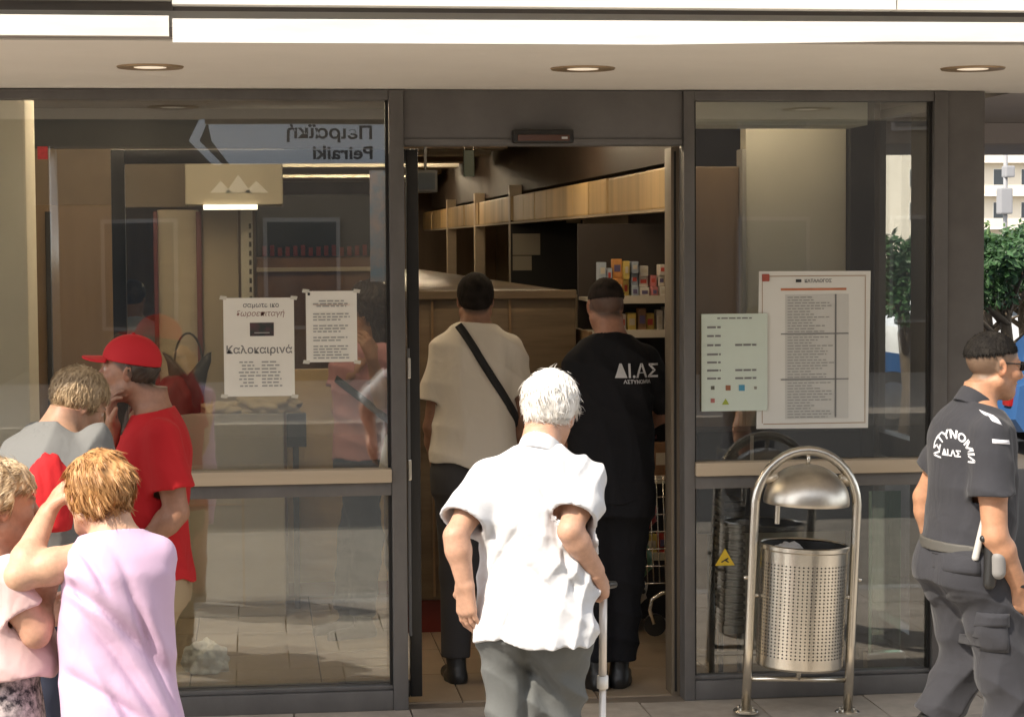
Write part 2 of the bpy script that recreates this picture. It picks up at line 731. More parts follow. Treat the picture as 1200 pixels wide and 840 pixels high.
def head_ops(H, s=1.0, jaw=1.0, nose=1.0):
    w = lambda x, y, z: H.w(x * s, y * s, z * s)
    r = lambda *a: [q * s for q in a]
    o = [(ell(w(0, -.014, .030), r(.0755, .096, .086), H.M), 0, 'u'),
         (ell(w(0, .022, -.030), r(.0625, .068, .088), H.M), .03, 'u'),
         (ell(w(0, .060, -.094), r(.030 * jaw, .026, .024), H.M), .03, 'u')]
    for q in (-1, 1):
        o.append((cone(w(q * .054 * jaw, -.004, -.058), w(q * .022, .055, -.098), .020 * s, .016 * s), .025, 'u'))
        o.append((ell(w(q * .040, .062, -.026), r(.022, .022, .020), H.M), .02, 'u'))      # cheek
        o.append((ell(w(q * .031, .095, .004), r(.019, .018, .012), H.M), .014, 's'))       # eye socket
        o.append((ell(w(q * .031, .0745, .003), r(.0135, .0135, .0125), H.M), .004, 'u'))   # eye
        o.append((cone(w(q * .012, .088, .021), w(q * .046, .074, .020), .0075 * s, .006 * s), .010, 'u'))  # brow
        e = Frame(w(q * .076, -.012, -.006), H.rt * 1.0 + H.fw * (-.45 * q), H.up + H.fw * -.2)
        o.append((ell(e.o, r(.008, .019, .032), e.M), .006, 'u'))
        o.append((ell(e.o + e.rt * q * .008 * s + e.fw * .004 * s, r(.007, .010, .018), e.M), .004, 's'))
        o.append((ell(w(q * .0115, .099, -.037), r(.0085, .0095, .0075), H.M), .006, 'u'))  # nostril wing
    o.append((cone(w(0, .086, .012), w(0, .108 + .004 * nose, -.030), .0085 * s, .0115 * s), .010, 'u'))
    o.append((ell(w(0, .0865, -.0585), r(.023, .0095, .0055), H.M), .006, 'u'))
    o.append((ell(w(0, .0850, -.0690), r(.020, .0100, .0065), H.M), .006, 'u'))
    o.append((cone(w(-.022, .088, -.0635), w(.022, .088, -.0635), .0022 * s, .0022 * s), .003, 's'))
    return o


def skin_colors(v, H, skin, s=1.0, stubble=None, lips=(.42, .16, .13), brow=(.08, .05, .03), beard=0.0):
    """per-vertex colour: lips, brows, eyes, cropped hair"""
    q = ((v - H.o) @ H.M.T) / s
    c = np.tile(np.array([*skin, 1.0]), (len(v), 1))
    near = (np.abs(q) < .16).all(1)
    x, y, z = q[:, 0], q[:, 1], q[:, 2]

    def mix(m, col):
        m = np.clip(m, 0, 1)[:, None] * near[:, None]
        c[:, :3] = c[:, :3] * (1 - m) + np.array(col) * m
    cheek = np.exp(-(((np.abs(x) - .042) / .02) ** 2 + ((z + .03) / .02) ** 2)) * (y > .03)
    mix(cheek * .25, (skin[0] * 1.0, skin[1] * .62, skin[2] * .55))
    mix(np.exp(-(((z + .02) / .025) ** 2)) * (np.abs(x) > .078) * .35, (skin[0], skin[1] * .6, skin[2] * .5))
    if stubble is not None:
        hairzone = np.clip((.02 - y + np.clip(z, -1, .05) * 1.2) / .02, 0, 1) * np.clip((z + .075) / .03, 0, 1) * (np.abs(x) < .079)
        mix(hairzone * stubble[3], stubble[:3])
    if beard:
        b = np.clip((-.045 - z) / .015, 0, 1) * np.clip((y + .01) / .02, 0, 1) * np.clip((z + .125) / .01, 0, 1)
        mix(b * beard, (.10, .08, .07))
    lp = np.exp(-((x / .021) ** 4 + ((z + .0635) / .0105) ** 4)) * (y > .07)
    mix(lp * .85, lips)
    br = np.exp(-(((np.abs(x) - .030) / .019) ** 4 + ((z - .024) / .0055) ** 2)) * (y > .05)
    mix(br * .85, brow)
    ey = np.exp(-(((np.abs(x) - .031) / .0125) ** 4 + ((z - .003) / .0065) ** 4)) * (y > .06)
    mix(ey, (.55, .52, .48))
    ir = np.exp(-(((np.abs(x) - .031) / .0055) ** 4 + ((z - .003) / .006) ** 4)) * (y > .06)
    mix(ir, (.03, .02, .015))
    return c


def set_col(o, c):
    a = o.data.color_attributes.new('Col', 'FLOAT_COLOR', 'POINT')
    a.data.foreach_set('color', c.astype(np.float32).ravel())


def bounds(pts, pad):
    p = np.array(pts)
    return p.min(0) - pad, p.max(0) + pad


class Person:
    """joints in metres; the body is one mesh, clothing and hair are its children"""

    def __init__(s, label, ground, pel, neck, head, heading, head_heading=None, head_pitch=0.0, head_roll=0.0,
                 prof=MALE, S=1.0, hs=1.0, skin=(.42, .25, .17), stoop=0.0, belly=0.0, shw=.168, group=None):
        s.root = thing('person', label, 'person', (ground[0], ground[1], ground[2]), group)
        s.S, s.hs, s.skin = S, hs, skin
        hd = math.radians(heading)
        rt = V3(math.cos(hd), -math.sin(hd), 0)
        s.pel = np.asarray(pel, float)
        s.neck = np.asarray(neck, float)
        s.L = np.linalg.norm(s.neck - s.pel)
        s.T = Frame(s.pel, rt, s.neck - s.pel)
        hh = math.radians(heading if head_heading is None else head_heading)
        hp = math.radians(head_pitch)
        hr = math.radians(head_roll)
        f = V3(math.sin(hh) * math.cos(hp), math.cos(hh) * math.cos(hp), math.sin(hp))
        r = V3(math.cos(hh), -math.sin(hh), 0)
        u = np.cross(r, f)
        r, u = r * math.cos(hr) - u * math.sin(hr), u * math.cos(hr) + r * math.sin(hr)
        s.H = Frame(head, r, u)
        s.W, s.D, s.O = (prof[0] * S, prof[1] * S, prof[2] * S)
        s.O = s.O - stoop * np.exp(-((TT - .68) / .3) ** 2)
        bl = np.exp(-((TT - .28) / .22) ** 2) * belly
        s.D = s.D + bl * .5
        s.O = s.O + bl * .5
        s.W = s.W + bl * .25
        s.shw = shw * S
        s.arms, s.legs = {}, {}
        s.handops = []
        s.parts = {}

    def sh(s, side):
        return s.T.w(side * s.shw, np.interp(.8, TT, s.O), s.L * .825)

    def arm(s, side, el, wr, sh=None, hand=None, r=(.050, .041, .028)):
        """hand: dict(d, palm, thumb, curl)"""
        a = s.sh(side) if sh is None else np.asarray(sh, float)
        s.arms[side] = (a, np.asarray(el, float), np.asarray(wr, float), [q * s.S for q in r])
        if hand is not None:
            hand = dict(hand)
            d = hand.pop('d', None)
            if d is None:
                d = np.asarray(wr, float) - np.asarray(el, float)
            s.handops += hand_ops(wr, d, hand.pop('palm'), hand.pop('thumb'), **hand)
            s.arms[side] += (unit(d),)

    def leg(s, side, kn, an, toe, hip=None, r=(.086, .058, .040)):
        h = s.T.w(side * .088 * s.S, -.0, -.02) if hip is None else np.asarray(hip, float)
        s.legs[side] = (h, np.asarray(kn, float), np.asarray(an, float), unit(np.asarray(toe, float)), [q * s.S for q in r])

    def body(s, h=.005, legs=False, stubble=None, beard=0.0, brow=(.08, .05, .03), jaw=1.0, low=.30, mname='skin'):
        ops = [(tube_torso(s.T, s.L, s.W * .90, s.D * .90, s.O, (low, 1.13)), 0, 'u')]
        base = s.H.w(0, -.025 * s.hs, -.055 * s.hs)
        nb = s.T.w(0, s.O[11], s.L * .95)
        ops.append((cone(nb, base, .060 * s.S, .052 * s.hs), .03, 'u'))
        ops += head_ops(s.H, s.hs, jaw)
        pts = [s.H.w(0, 0, .16), s.H.w(.13, .13, 0), s.H.w(-.13, -.13, 0), s.T.w(.2, .16, s.L * low), s.T.w(-.2, -.16, s.L * low), s.T.w(.2, -.2, s.L * .8), s.T.w(-.2, .2, s.L * .8)]
        for side, a in s.arms.items():
            p, e, w, r = a[:4]
            ops.append((cone(p, p * .45 + e * .55, r[0] * .82, r[0] * .92), .02, 'u'))
            ops.append((cone(p * .5 + e * .5, e, r[0] * .95, r[1] * .95), .02, 'u'))
            m = e * .72 + w * .28
            ops.append((cone(e, m, r[1] * .92, r[1] * 1.02), .02, 'u'))
            ops.append((cone(m, w, r[1] * 1.02, r[2]), .02, 'u'))
            pts += [p, e, w]
            if len(a) > 4:
                pts.append(w + a[4] * .2)
        ops += s.handops
        if legs:
            for side, (hp, kn, an, toe, r) in s.legs.items():
                ops.append((cone(hp, kn, r[0], r[1]), .02, 'u'))
                mm = kn * .7 + an * .3
                ops.append((cone(kn, mm, r[1] * .95, r[1] * 1.0), .02, 'u'))
                ops.append((cone(mm, an, r[1], r[2]), .02, 'u'))
                ops.append((cone(an + V3(0, 0, -.02), an + toe * .14 + V3(0, 0, -.05), .035, .028), .02, 'u'))
                pts += [kn, an, an + toe * .2 - V3(0, 0, .09)]
        lo, hi = bounds(pts, .07)
        v, f = mesh_sdf(ops, lo, hi, h)
        o = link('body', v, f, mat(mname, (.5, .3, .2), .55, sub=.12, attr=True, bump=.15, bscale=170, var=.16, vscale=40, dist=.004), s.root, True)
        set_col(o, skin_colors(v, s.H, s.skin, s.hs, stubble, brow=brow, beard=beard))
        s.parts['body'] = o
        s.body_ops = ops
        return o

    def top(s, name, m, hem=-.2, ease=(.02, .02), sleeve=.62, sl_r=(.066, .080), collar=1.0, h=.0065, th=.015, folds=None,
            flare=0.0, sides=(-1, 1), label=None, hole=None, hemwave=.012, pull=None):
        """a shirt: hollow, open at hem, cuffs and neck"""
        e = np.interp(TT, [-.6, 0, .3, .75, .9, 1.0, 1.12], [ease[0] + flare, ease[0] + flare * .4, ease[0], ease[1], .010, .007, .006])
        tor = tube_torso(s.T, s.L, s.W + e, s.D + e, s.O, (-.9, 1.2), pw=2.25)
        tops, cuts = [], []
        for side in sides:
            if side not in s.arms:
                continue
            p, el, w, r = s.arms[side][:4]
            if sleeve <= 1.0:
                end = p + (el - p) * sleeve
                dirn = unit(el - p)
                far = p + (el - p) * (sleeve + .2)
                r1 = sl_r[1] * s.S
                tops.append(cone(p, far, sl_r[0] * .93 * s.S, r1 + (r1 - sl_r[0] * s.S) * .2 / max(sleeve, .1)))
                cuts.append((end, dirn))
            else:
                tops.append(cone(p, el, sl_r[0] * s.S, sl_r[1] * s.S))
                tops.append(cone(el, w, sl_r[1] * s.S, sl_r[1] * .72 * s.S))
                cuts.append((w, unit(w - el)))
                cuts.append((w, unit(w - el)))
        T, L = s.T, s.L
        seg = lambda p: p
        hz = hem * L

        def unc(p, clip):
            q = T.loc(p)
            d = tor(p)
            if hole is not None:
                pass
            if clip:
                z = q[:, 2]
                ang = np.arctan2(q[:, 1], q[:, 0])
                cut = np.maximum(hz + hemwave * np.sin(ang * 2 + 1) + hemwave * .6 * np.sin(ang * 5) - z, (z - collar * L) - q[:, 1] * -.25)
                d = np.maximum(d, cut)
            for i, (fn, c) in enumerate(zip(tops, cuts)):
                w = fn(p)
                w = np.maximum(w, (p - c[0].astype(np.float32)) @ c[1].astype(np.float32) - (0 if clip else .03))
                d = smin(d, w, .030)
            if folds is not None:
                d = d + folds(p, q)
            return d

        def post(p, _):
            u = unc(p, False)
            return np.maximum(unc(p, True), -(u + th))
        rough = [(lambda p: tor(p), 0, 'u')] + [(fn, .022, 'u') for fn in tops]
        pts = [T.w(.23, .25, hz - .05), T.w(-.23, -.25, hz - .05), T.w(.23, -.25, hz - .05), T.w(-.23, .25, hz - .05), s.neck + T.up * .04, s.neck + T.fw * .15, T.w(.2, -.22, L * .7), T.w(-.2, .22, L * .7)]
        for side in sides:
            if side in s.arms:
                p, el, w = s.arms[side][:3]
                pts += [p, p + (el - p) * min(sleeve, 1.0)] + ([w] if sleeve > 1 else [])
        lo, hi = bounds(pts, .11)
        v, f = mesh_sdf(rough, lo, hi, h, post=post, extra=.02)
        o = link(name, v, f, m, s.root, True)
        s.parts[name] = o
        return o

    def trousers(s, name, m, waist=.12, ease=.006, glute=1.0, ease_leg=(.018, .020, .028), h=.007, folds=None, bottom=.06, top_clip=True):
        e = np.full(len(TT), ease)
        tor = tube_torso(s.T, s.L, s.W + e, s.D + e, s.O, (-.16, waist), pw=2.2)
        ops = [(tor, 0, 'u')]
        pts = [s.T.w(.22, .2, 0), s.T.w(-.22, -.2, 0), s.T.w(.22, -.2, waist * s.L), s.T.w(-.22, .2, waist * s.L)]
        for q in (-1, 1):
            ops.append((ell(s.T.w(q * .075 * s.S, -.052 * s.S, -.055), [.088 * s.S * glute + ease, .080 * s.S * glute + ease, .10 * s.S], s.T.M), .05, 'u'))
        ends = []
        for side, (hp, kn, an, toe, r) in s.legs.items():
            ops.append((cone(hp, kn, r[0] + ease_leg[0], r[1] + ease_leg[1]), .06, 'u'))
            an2 = an + unit(an - kn) * (.04 - bottom)
            ops.append((cone(kn, an2, r[1] + ease_leg[1], r[2] + ease_leg[2]), .03, 'u'))
            ends.append((an2, unit(an2 - kn), kn))
            pts += [kn, an2]
        fr = s.T

        def post(p, d):
            if folds is not None:
                d = d + folds(p, fr.loc(p)) * np.clip((-.06 - fr.loc(p)[:, 2]) / .12, .08, 1)
            z = fr.loc(p)[:, 2]
            d = np.maximum(d, z - waist * s.L)
            for a, n, k in ends:
                rel = (p - a.astype(np.float32)) @ n.astype(np.float32)
                near = np.sqrt(((p - a.astype(np.float32)) ** 2).sum(1)) < .2
                d = np.where(near, np.maximum(d, rel), d)
            return d
        lo, hi = bounds(pts, .14)
        v, f = mesh_sdf(ops, lo, hi, h, post=post, extra=.02)
        o = link(name, v, f, m, s.root, True)
        s.parts[name] = o
        return o

    def skirt(s, name, m, hem_z, waist=.1, ease=.02, flare=.05, h=.008, folds=None):
        hem = (hem_z - s.pel[2]) / s.L
        T, L = s.T, s.L

        def tor(p):
            q = T.loc(p)
            z = q[:, 2]
            a = np.interp(z, TT * L, s.W + ease) + np.clip(-z, 0, 2) * flare
            b = np.interp(z, TT * L, s.D + ease) + np.clip(-z, 0, 2) * flare
            a = np.maximum(a, np.where(z < 0, .17, 0))
            b = np.maximum(b, np.where(z < 0, .12, 0))
            d = (np.sqrt((q[:, 0] / a) ** 2 + ((q[:, 1] - s.O[4]) / b) ** 2) - 1) * np.minimum(a, b)
            if folds is not None:
                d = d + folds(p, q)
            return np.maximum(d, np.maximum(hem * L - z, z - waist * L)).astype(np.float32)
        pts = [T.w(.28, .25, hem * L), T.w(-.28, -.25, hem * L), T.w(.28, -.25, waist * L), T.w(-.28, .25, waist * L)]
        lo, hi = bounds(pts, .06)
        v, f = mesh_sdf([(tor, 0, 'u')], lo, hi, h, extra=.02)
        o = link(name, v, f, m, s.root, True)
        return o

    def shoes(s, m, h=.007, size=1.0, boot=0.0):
        for side, (hp, kn, an, toe, r) in s.legs.items():
            up = V3(0, 0, 1)
            pitch = toe
            sd = unit(np.cross(toe, up))
            up2 = unit(np.cross(sd, toe))
            c = an - up2 * .075
            ops = [(cone(c - toe * .045, c + toe * .02, .040 * size, .042 * size), 0, 'u'),
                   (cone(c + toe * .02, c + toe * .155, .044 * size, .034 * size), .03, 'u'),
                   (cone(c + up2 * .02 - toe * .03, an + up2 * .04 + unit(kn - an) * boot, .042, .048), .03, 'u'),
                   (cone(c - toe * .05 - up2 * .022, c + toe * .165 - up2 * .022, .026, .026), .01, 'u')]
            fr = (c - up2 * .036)

            def post(p, d, fr=fr, up2=up2):
                return np.maximum(d, -((p - fr.astype(np.float32)) @ up2.astype(np.float32)))
            lo, hi = bounds([c - toe * .06, c + toe * .2, an + V3(0, 0, .06) + unit(kn - an) * boot], .075)
            v, f = mesh_sdf(ops, lo, hi, h, post=post, extra=.01)
            link('shoe', v, f, m, s.root, True)

    def hair(s, m, th=.014, cuts=(), grain=.0025, gk=260, h=.0045, lump=.0, strands=0, slen=.05, flow=(0, 0, -1), cols=((.2, .12, .06), (.3, .2, .1)),
             grow=(1, 1, 1), cen=(0, -.016, .030), seed=1, lift=.12, extra_ops=(), wid=.0013, rough=.28, name='hair'):
        hs = s.hs
        r = [(.0755 * grow[0]) * hs + th, (.096 * grow[1]) * hs + th, (.086 * grow[2]) * hs + th]
        base = ell(s.H.w(cen[0] * hs, cen[1] * hs, cen[2] * hs), r, s.H.M)
        ops = [(base, 0, 'u')] + list(extra_ops)
        H = s.H

        def post(p, d):
            q = H.loc(p)
            az = np.arctan2(q[:, 0], q[:, 1] + .02) + .25 * slow(p, 26, seed + .7)
            d = d + grain * np.sin(az * gk / 12 + 2.2 * slow(p, 30, seed) + q[:, 2] * 22) + grain * .7 * slow(p, 120, seed + 3)
            if lump:
                d = d + lump * slow(p, 38, seed + 1.3)
            for c in cuts:
                d = np.maximum(d, c(q / hs))
            return d
        lo, hi = bounds([H.w(.13, .15, .15), H.w(-.13, -.16, -.2), H.w(.13, -.15, .15), H.w(-.13, .15, -.2)], .05)
        v, f = mesh_sdf(ops, lo, hi, h, post=post, extra=.01)
        rng = np.random.default_rng(seed)
        c0, c1 = np.array(cols[0]), np.array(cols[1])
        mixv = np.clip(.5 + .5 * slow(v.astype(np.float32), 60, seed + 5), 0, 1)[:, None]
        col = np.concatenate([c0 + (c1 - c0) * mixv, np.ones((len(v), 1))], 1)
        nv = len(v)
        if strands and nv:
            # outward normals from quads
            n = np.cross(v[f[:, 2]] - v[f[:, 0]], v[f[:, 3]] - v[f[:, 1]])
            cenf = v[f].mean(1)
            n = n / (np.linalg.norm(n, axis=1)[:, None] + 1e-9)
            outw = ((cenf - H.o) * n).sum(1) > 0.0
            pick = rng.choice(np.flatnonzero(outw), strands)
            p0, nn = cenf[pick], n[pick]
            fl = H.rt * flow[0] + H.fw * flow[1] + H.up * flow[2]
            rad = p0 - H.w(0, -.03, .10)
            g = fl[None] * 1.0 + rad * 3.0 + rng.normal(0, rough, p0.shape)
            tdir = g - nn * (g * nn).sum(1)[:, None]
            tdir /= np.linalg.norm(tdir, axis=1)[:, None] + 1e-9
            ln = slen * rng.uniform(.5, 1.25, strands)[:, None]
            lf = lift * rng.uniform(.2, 1.6, strands)[:, None]
            side = np.cross(tdir, nn)
            side = side + nn * rng.uniform(-.35, .35, (strands, 1))
            wd = wid * rng.uniform(.6, 1.4, strands)[:, None]
            a = p0 - nn * .003
            b = a + tdir * ln * .5 + nn * ln * lf
            cpt = a + tdir * ln - nn * ln * .12 + rng.normal(0, .002, p0.shape)
            sv = np.stack([a - side * wd, a + side * wd, b - side * wd, b + side * wd, cpt - side * wd * .2, cpt + side * wd * .2], 1).reshape(-1, 3)
            k = nv + np.arange(strands)[:, None] * 6
            sf = np.concatenate([k + np.array([[0, 1, 3, 2]]), k + np.array([[2, 3, 5, 4]])], 0)
            cm = rng.uniform(0, 1, (strands, 1))
            sc = np.concatenate([c0 + (c1 - c0) * cm, np.ones((strands, 1))], 1) 
            v = np.concatenate([v, sv])
            f = np.concatenate([f, sf])
            col = np.concatenate([col, np.repeat(sc, 6, 0)])
        o = link(name, v, f, m, s.root, True)
        set_col(o, col)
        return o

    def piece(s, name, ops, m, pts, h=.005, pad=.06, post=None, parent=None):
        lo, hi = bounds(pts, pad)
        v, f = mesh_sdf(ops, lo, hi, h, post=post, extra=.01)
        return link(name, v, f, m, parent or s.root, True)

    def strap(s, name, m, pts, width=.035, thick=.006, garment='shirt', push=.006):
        """a flat strap laid over a garment, following its surface; pts: world points near it"""
        bv = bvh_of(s.parts[garment])
        P = [Vector(p) for p in pts]
        res = []
        N = 40
        seg = [(P[i + 1] - P[i]).length for i in range(len(P) - 1)]
        tot = sum(seg)
        for i in range(N + 1):
            d = tot * i / N
            j = 0
            while j < len(seg) - 1 and d > seg[j]:
                d -= seg[j]
                j += 1
            q = P[j].lerp(P[j + 1], min(1, d / seg[j]))
            hit = bv.ray_cast(q - Vector((0, .6, 0)), Vector((0, 1, 0)))
            if hit[0] is None or hit[0].y > q.y + .6:
                hit = bv.find_nearest(q)
            if hit[0] is None:
                continue
            n = (Vector(hit[1]) + Vector((0, -.5, 0))).normalized()
            res.append((hit[0] + n * push, n))
        pos = [a for a, b in res]
        for _ in range(8):
            pos = [pos[0]] + [(pos[i - 1] + pos[i] * 2 + pos[i + 1]) / 4 for i in range(1, len(pos) - 1)] + [pos[-1]]
        v, f = [], []
        for i, a in enumerate(pos):
            n = res[i][1]
            t = (pos[min(i + 1, len(pos) - 1)] - pos[max(i - 1, 0)]).normalized()
            sd = t.cross(n).normalized()
            for w_, u_ in ((-1, 0), (1, 0), (1, 1), (-1, 1)):
                v.append(a + sd * w_ * width / 2 + n * u_ * thick)
        for i in range(len(pos) - 1):
            for k in range(4):
                f.append((i * 4 + k, i * 4 + (k + 1) % 4, i * 4 + 4 + (k + 1) % 4, i * 4 + 4 + k))
        return link(name, v, f, m, s.root, True)


def bvh_of(o):
    off = origin_of(o)
    me = o.data
    vs = [q.co + off for q in me.vertices]
    return BVHTree.FromPolygons(vs, [tuple(p.vertices) for p in me.polygons])


def cloth_print(person, garment, name, s, size, origin, right, up, m, parent=None, bend=0.0, bold=0.0, push=.003, geo=None):
    """lettering laid on a garment: flat outlines are projected along the view of the wearer's back"""
    bv = bvh_of(person.parts[garment])
    v, f = geo if geo is not None else text_geo(s, size, 'CENTER', bold, res=4)
    # split long edges so that it can follow the cloth
    bm = bmesh.new()
    vv = [bm.verts.new(q) for q in v]
    for q in f:
        try:
            bm.faces.new([vv[i] for i in q])
        except Exception:
            pass
    for _ in range(2):
        lg = [e for e in bm.edges if e.calc_length() > size * .35]
        if lg:
            bmesh.ops.subdivide_edges(bm, edges=lg, cuts=1)
            bmesh.ops.triangulate(bm, faces=bm.faces[:])
    bm.verts.index_update()
    O, R, U = Vector(origin), Vector(right).normalized(), Vector(up).normalized()
    N = R.cross(U).normalized()
    out_v = []
    for q in bm.verts:
        x, y = q.co.x, q.co.y
        if bend:
            a = x / bend
            rr = bend + y
            x, y = math.sin(a) * rr, math.cos(a) * rr - bend
        w = O + R * x + U * y
        hit = bv.ray_cast(w + N * .3, -N)
        out_v.append((hit[0] if hit[0] is not None else w) + N * push)
    fs = [[q.index for q in g.verts] for g in bm.faces]
    bm.free()
    return link(name, out_v, fs, m, parent or person.root, fixn=False)
# ------------------------------------------------------------------ materials of the place
M_frame = mat('bronze anodised aluminium', (.150, .143, .138), .45, metal=.3, bump=.08, bscale=90, var=.22, vscale=5, stretch=(1, 1, .5))
M_frame2 = mat('dark panel aluminium', (.145, .137, .132), .5, metal=.2, var=.18, vscale=4)
M_rail = mat('beige laminate rail', (.52, .42, .30), .5, var=.08, vscale=6, stretch=(.3, 3, 3))
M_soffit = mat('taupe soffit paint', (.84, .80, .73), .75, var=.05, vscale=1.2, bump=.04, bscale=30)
M_soffit2 = mat('shaded soffit grey', (.50, .46, .45), .75, var=.06, vscale=1.5)  # darker soffit copy; the deeper shade is painted into its colour
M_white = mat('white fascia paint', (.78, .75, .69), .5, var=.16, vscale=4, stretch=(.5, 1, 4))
M_grey = mat('shaded fascia grey', (.30, .27, .25), .6, var=.08, vscale=4)  # shade of the fascia steps and groove is put into this grey
M_pave = mat('worn paving', (.40, .35, .29), .75, var=.2, vscale=9, rnd=.10, bump=.25, bscale=70, dist=.004)
M_asph = mat('asphalt', (.042, .040, .037), .9, var=.25, vscale=30, bump=.5, bscale=260, dist=.006)
M_kerb = mat('kerb concrete', (.36, .34, .31), .8, var=.15, vscale=14, bump=.3, bscale=80)
M_dirt = mat('far ground', (.16, .14, .11), .95, var=.3, vscale=.4)
M_tile = mat('tan floor tile', (.34, .265, .185), .28, var=.14, vscale=5, rnd=.07, coat=.15)
M_grout = mat('grout', (.09, .075, .06), .9)
M_sheet = mat('plain floor beyond', (.30, .235, .165), .35, var=.12, vscale=2)
M_ceil = mat('shop ceiling', (.15, .12, .095), .8, var=.1, vscale=2)
M_wallb = mat('beige shop wall', (.42, .34, .24), .7, var=.08, vscale=2)
M_wood = mat('brown veneer', (.20, .125, .065), .45, var=.28, vscale=3.5, stretch=(1, 1, .12), bump=.05)
M_woodh = mat('brown streaked counter', (.135, .098, .062), .3, var=.45, vscale=4.5, stretch=(.25, .25, 2.2))
M_gold = mat('honey wood fascia', (.52, .36, .17), .5, var=.42, vscale=2.4, stretch=(1, 1, .08))
M_dark = mat('matt black', (.014, .013, .012), .6)
M_black = mat('black plastic', (.02, .019, .018), .4)
M_dkred = mat('dark red plinth', (.16, .022, .016), .45, var=.15)
M_taupe = mat('taupe counter panel', (.50, .45, .375), .6, var=.06, vscale=3)
M_taupe2 = mat('grey counter panel', (.36, .33, .29), .5, var=.08, vscale=2)
M_cream = mat('cream render', (.84, .78, .65), .85, var=.07, vscale=1.3, bump=.05, bscale=40)
M_khaki = mat('pale khaki panel', (.68, .67, .56), .7, var=.04, vscale=2)
M_steel = mat('brushed stainless', (.72, .68, .60), .27, metal=1.0, var=.10, vscale=30, stretch=(1, 1, .15), bump=.05, bscale=120)
M_steeld = mat('dome stainless', (.66, .61, .53), .36, metal=1.0, var=.15, vscale=12, bump=.04, bscale=90)
M_paper = mat('white paper', (.80, .78, .71), .75, var=.03, vscale=10)
M_paperg = mat('pale green paper', (.62, .70, .62), .7, var=.03, vscale=10)
M_ink = mat('grey print', (.20, .20, .20), .8)
M_inkl = mat('pale print', (.36, .36, .34), .8)
M_inkd = mat('dark print', (.03, .03, .035), .7)
M_inkr = mat('red print', (.42, .10, .07), .7)
M_orange = mat('orange rule', (.55, .20, .10), .7, var=.15, vscale=20)
M_glass2 = glass_mat('side window glass', (.98, .985, .98), .02, .35)
M_glass = glass_mat('shop window glass', (.95, .96, .945), .066, .80)
M_yellow = mat('warning yellow', (.75, .52, .04), .5)
M_tube = mat('lit fluorescent tube', (1.0, .86, .62), .5, emit=1.6)
M_lamp2 = mat('added dim tube', (1.0, .84, .62), .5, emit=13)  # weaker tube added to light the panel behind the right window
M_lamp = mat('lit ceiling tube', (1.0, .80, .54), .5, emit=32)
M_bulb = mat('warm downlight lens', (1.0, .86, .66), .4, emit=.25)
M_stone = mat('pale apartment render', (.66, .60, .50), .85, var=.08, vscale=.2)
M_stone2 = mat('grey apartment render', (.42, .40, .38), .85, var=.08, vscale=.2)
M_pane = mat('dark window pane', (.05, .06, .07), .08)
M_shut = mat('green shutters', (.10, .22, .16), .6)
M_leaf = mat('citrus leaf', (.030, .075, .022), .5, rnd=0, var=.45, vscale=6, spec=.4)
M_leaf2 = mat('light leaf', (.075, .13, .035), .5, var=.4, vscale=6)
M_bark = mat('bark', (.10, .075, .05), .9, var=.3, vscale=20, bump=.6)


def X0(px, Y=0.0):
    return float(at(px, 500, Y)[0])


def Z0(px, py, Y=0.0):
    return float(at(px, py, Y)[2])


# ------------------------------------------------------------------ ground
g = MB().box(-400, 400, -400, 400, -.60, -.155)
struct(g.build('ground', M_dirt))
struct(MB().box(-60, 60, -14.5, -2.85, -.150, -.130).build('road', M_asph))
struct(MB().box(-14, 16, -6.6, -2.852, -.1495, -.122).build('bounce_apron', mat('pale bounce concrete', (.235, .205, .165), .85, var=.3, vscale=6, bump=.3, bscale=90)))  # unseen pale apron, added to bounce sun upward and brighten the lower panes
struct(MB().box(-60, 60, -22, -14.6, -.148, .0).build('far_pavement', M_pave))
pav = struct(MB().box(-12, 14, -2.70, 14, -.13, -.012).build('pavement', M_grout))
kerb = struct(MB().box(-12, 14, -2.85, -2.705, -.13, .0).build('kerb', M_kerb))
slab0 = None
n_slab = 0
SW = .50
for j in range(6):
    for i in range(22):
        x0, y0 = -5.2 + i * SW + (.25 if j % 2 else 0), -2.70 + j * .445
        w, d = SW - .006, .439
        if slab0 is None:
            slab0 = MB().box(-w / 2, w / 2, -d / 2, d / 2, -.02, 0, b=.004).build('paving_slab', M_pave, pav)
            o = slab0
        else:
            o = slab0.copy()
            COL.objects.link(o)
            o.parent = pav
        o.location = (x0 + SW / 2, y0 + .2225, random.uniform(-.0012, .0012))
        o.rotation_euler = (random.uniform(-.002, .002), random.uniform(-.002, .002), 0)

# ------------------------------------------------------------------ canopy over the door
can = thing('canopy', 'low taupe canopy with stepped white fascia above the shop front', 'canopy', (0, -1.1, 2.655))
MB().box(-5, 2.32, -2.12, .10, 2.655, 2.75).build('soffit', M_soffit, can)
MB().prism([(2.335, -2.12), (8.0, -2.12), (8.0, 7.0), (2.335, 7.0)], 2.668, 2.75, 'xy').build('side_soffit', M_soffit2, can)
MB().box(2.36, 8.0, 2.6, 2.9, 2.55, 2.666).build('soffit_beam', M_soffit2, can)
MB().box(-5, 8.0, -2.20, -2.123, 2.66, 2.69).build('soffit_edge', M_grey, can)
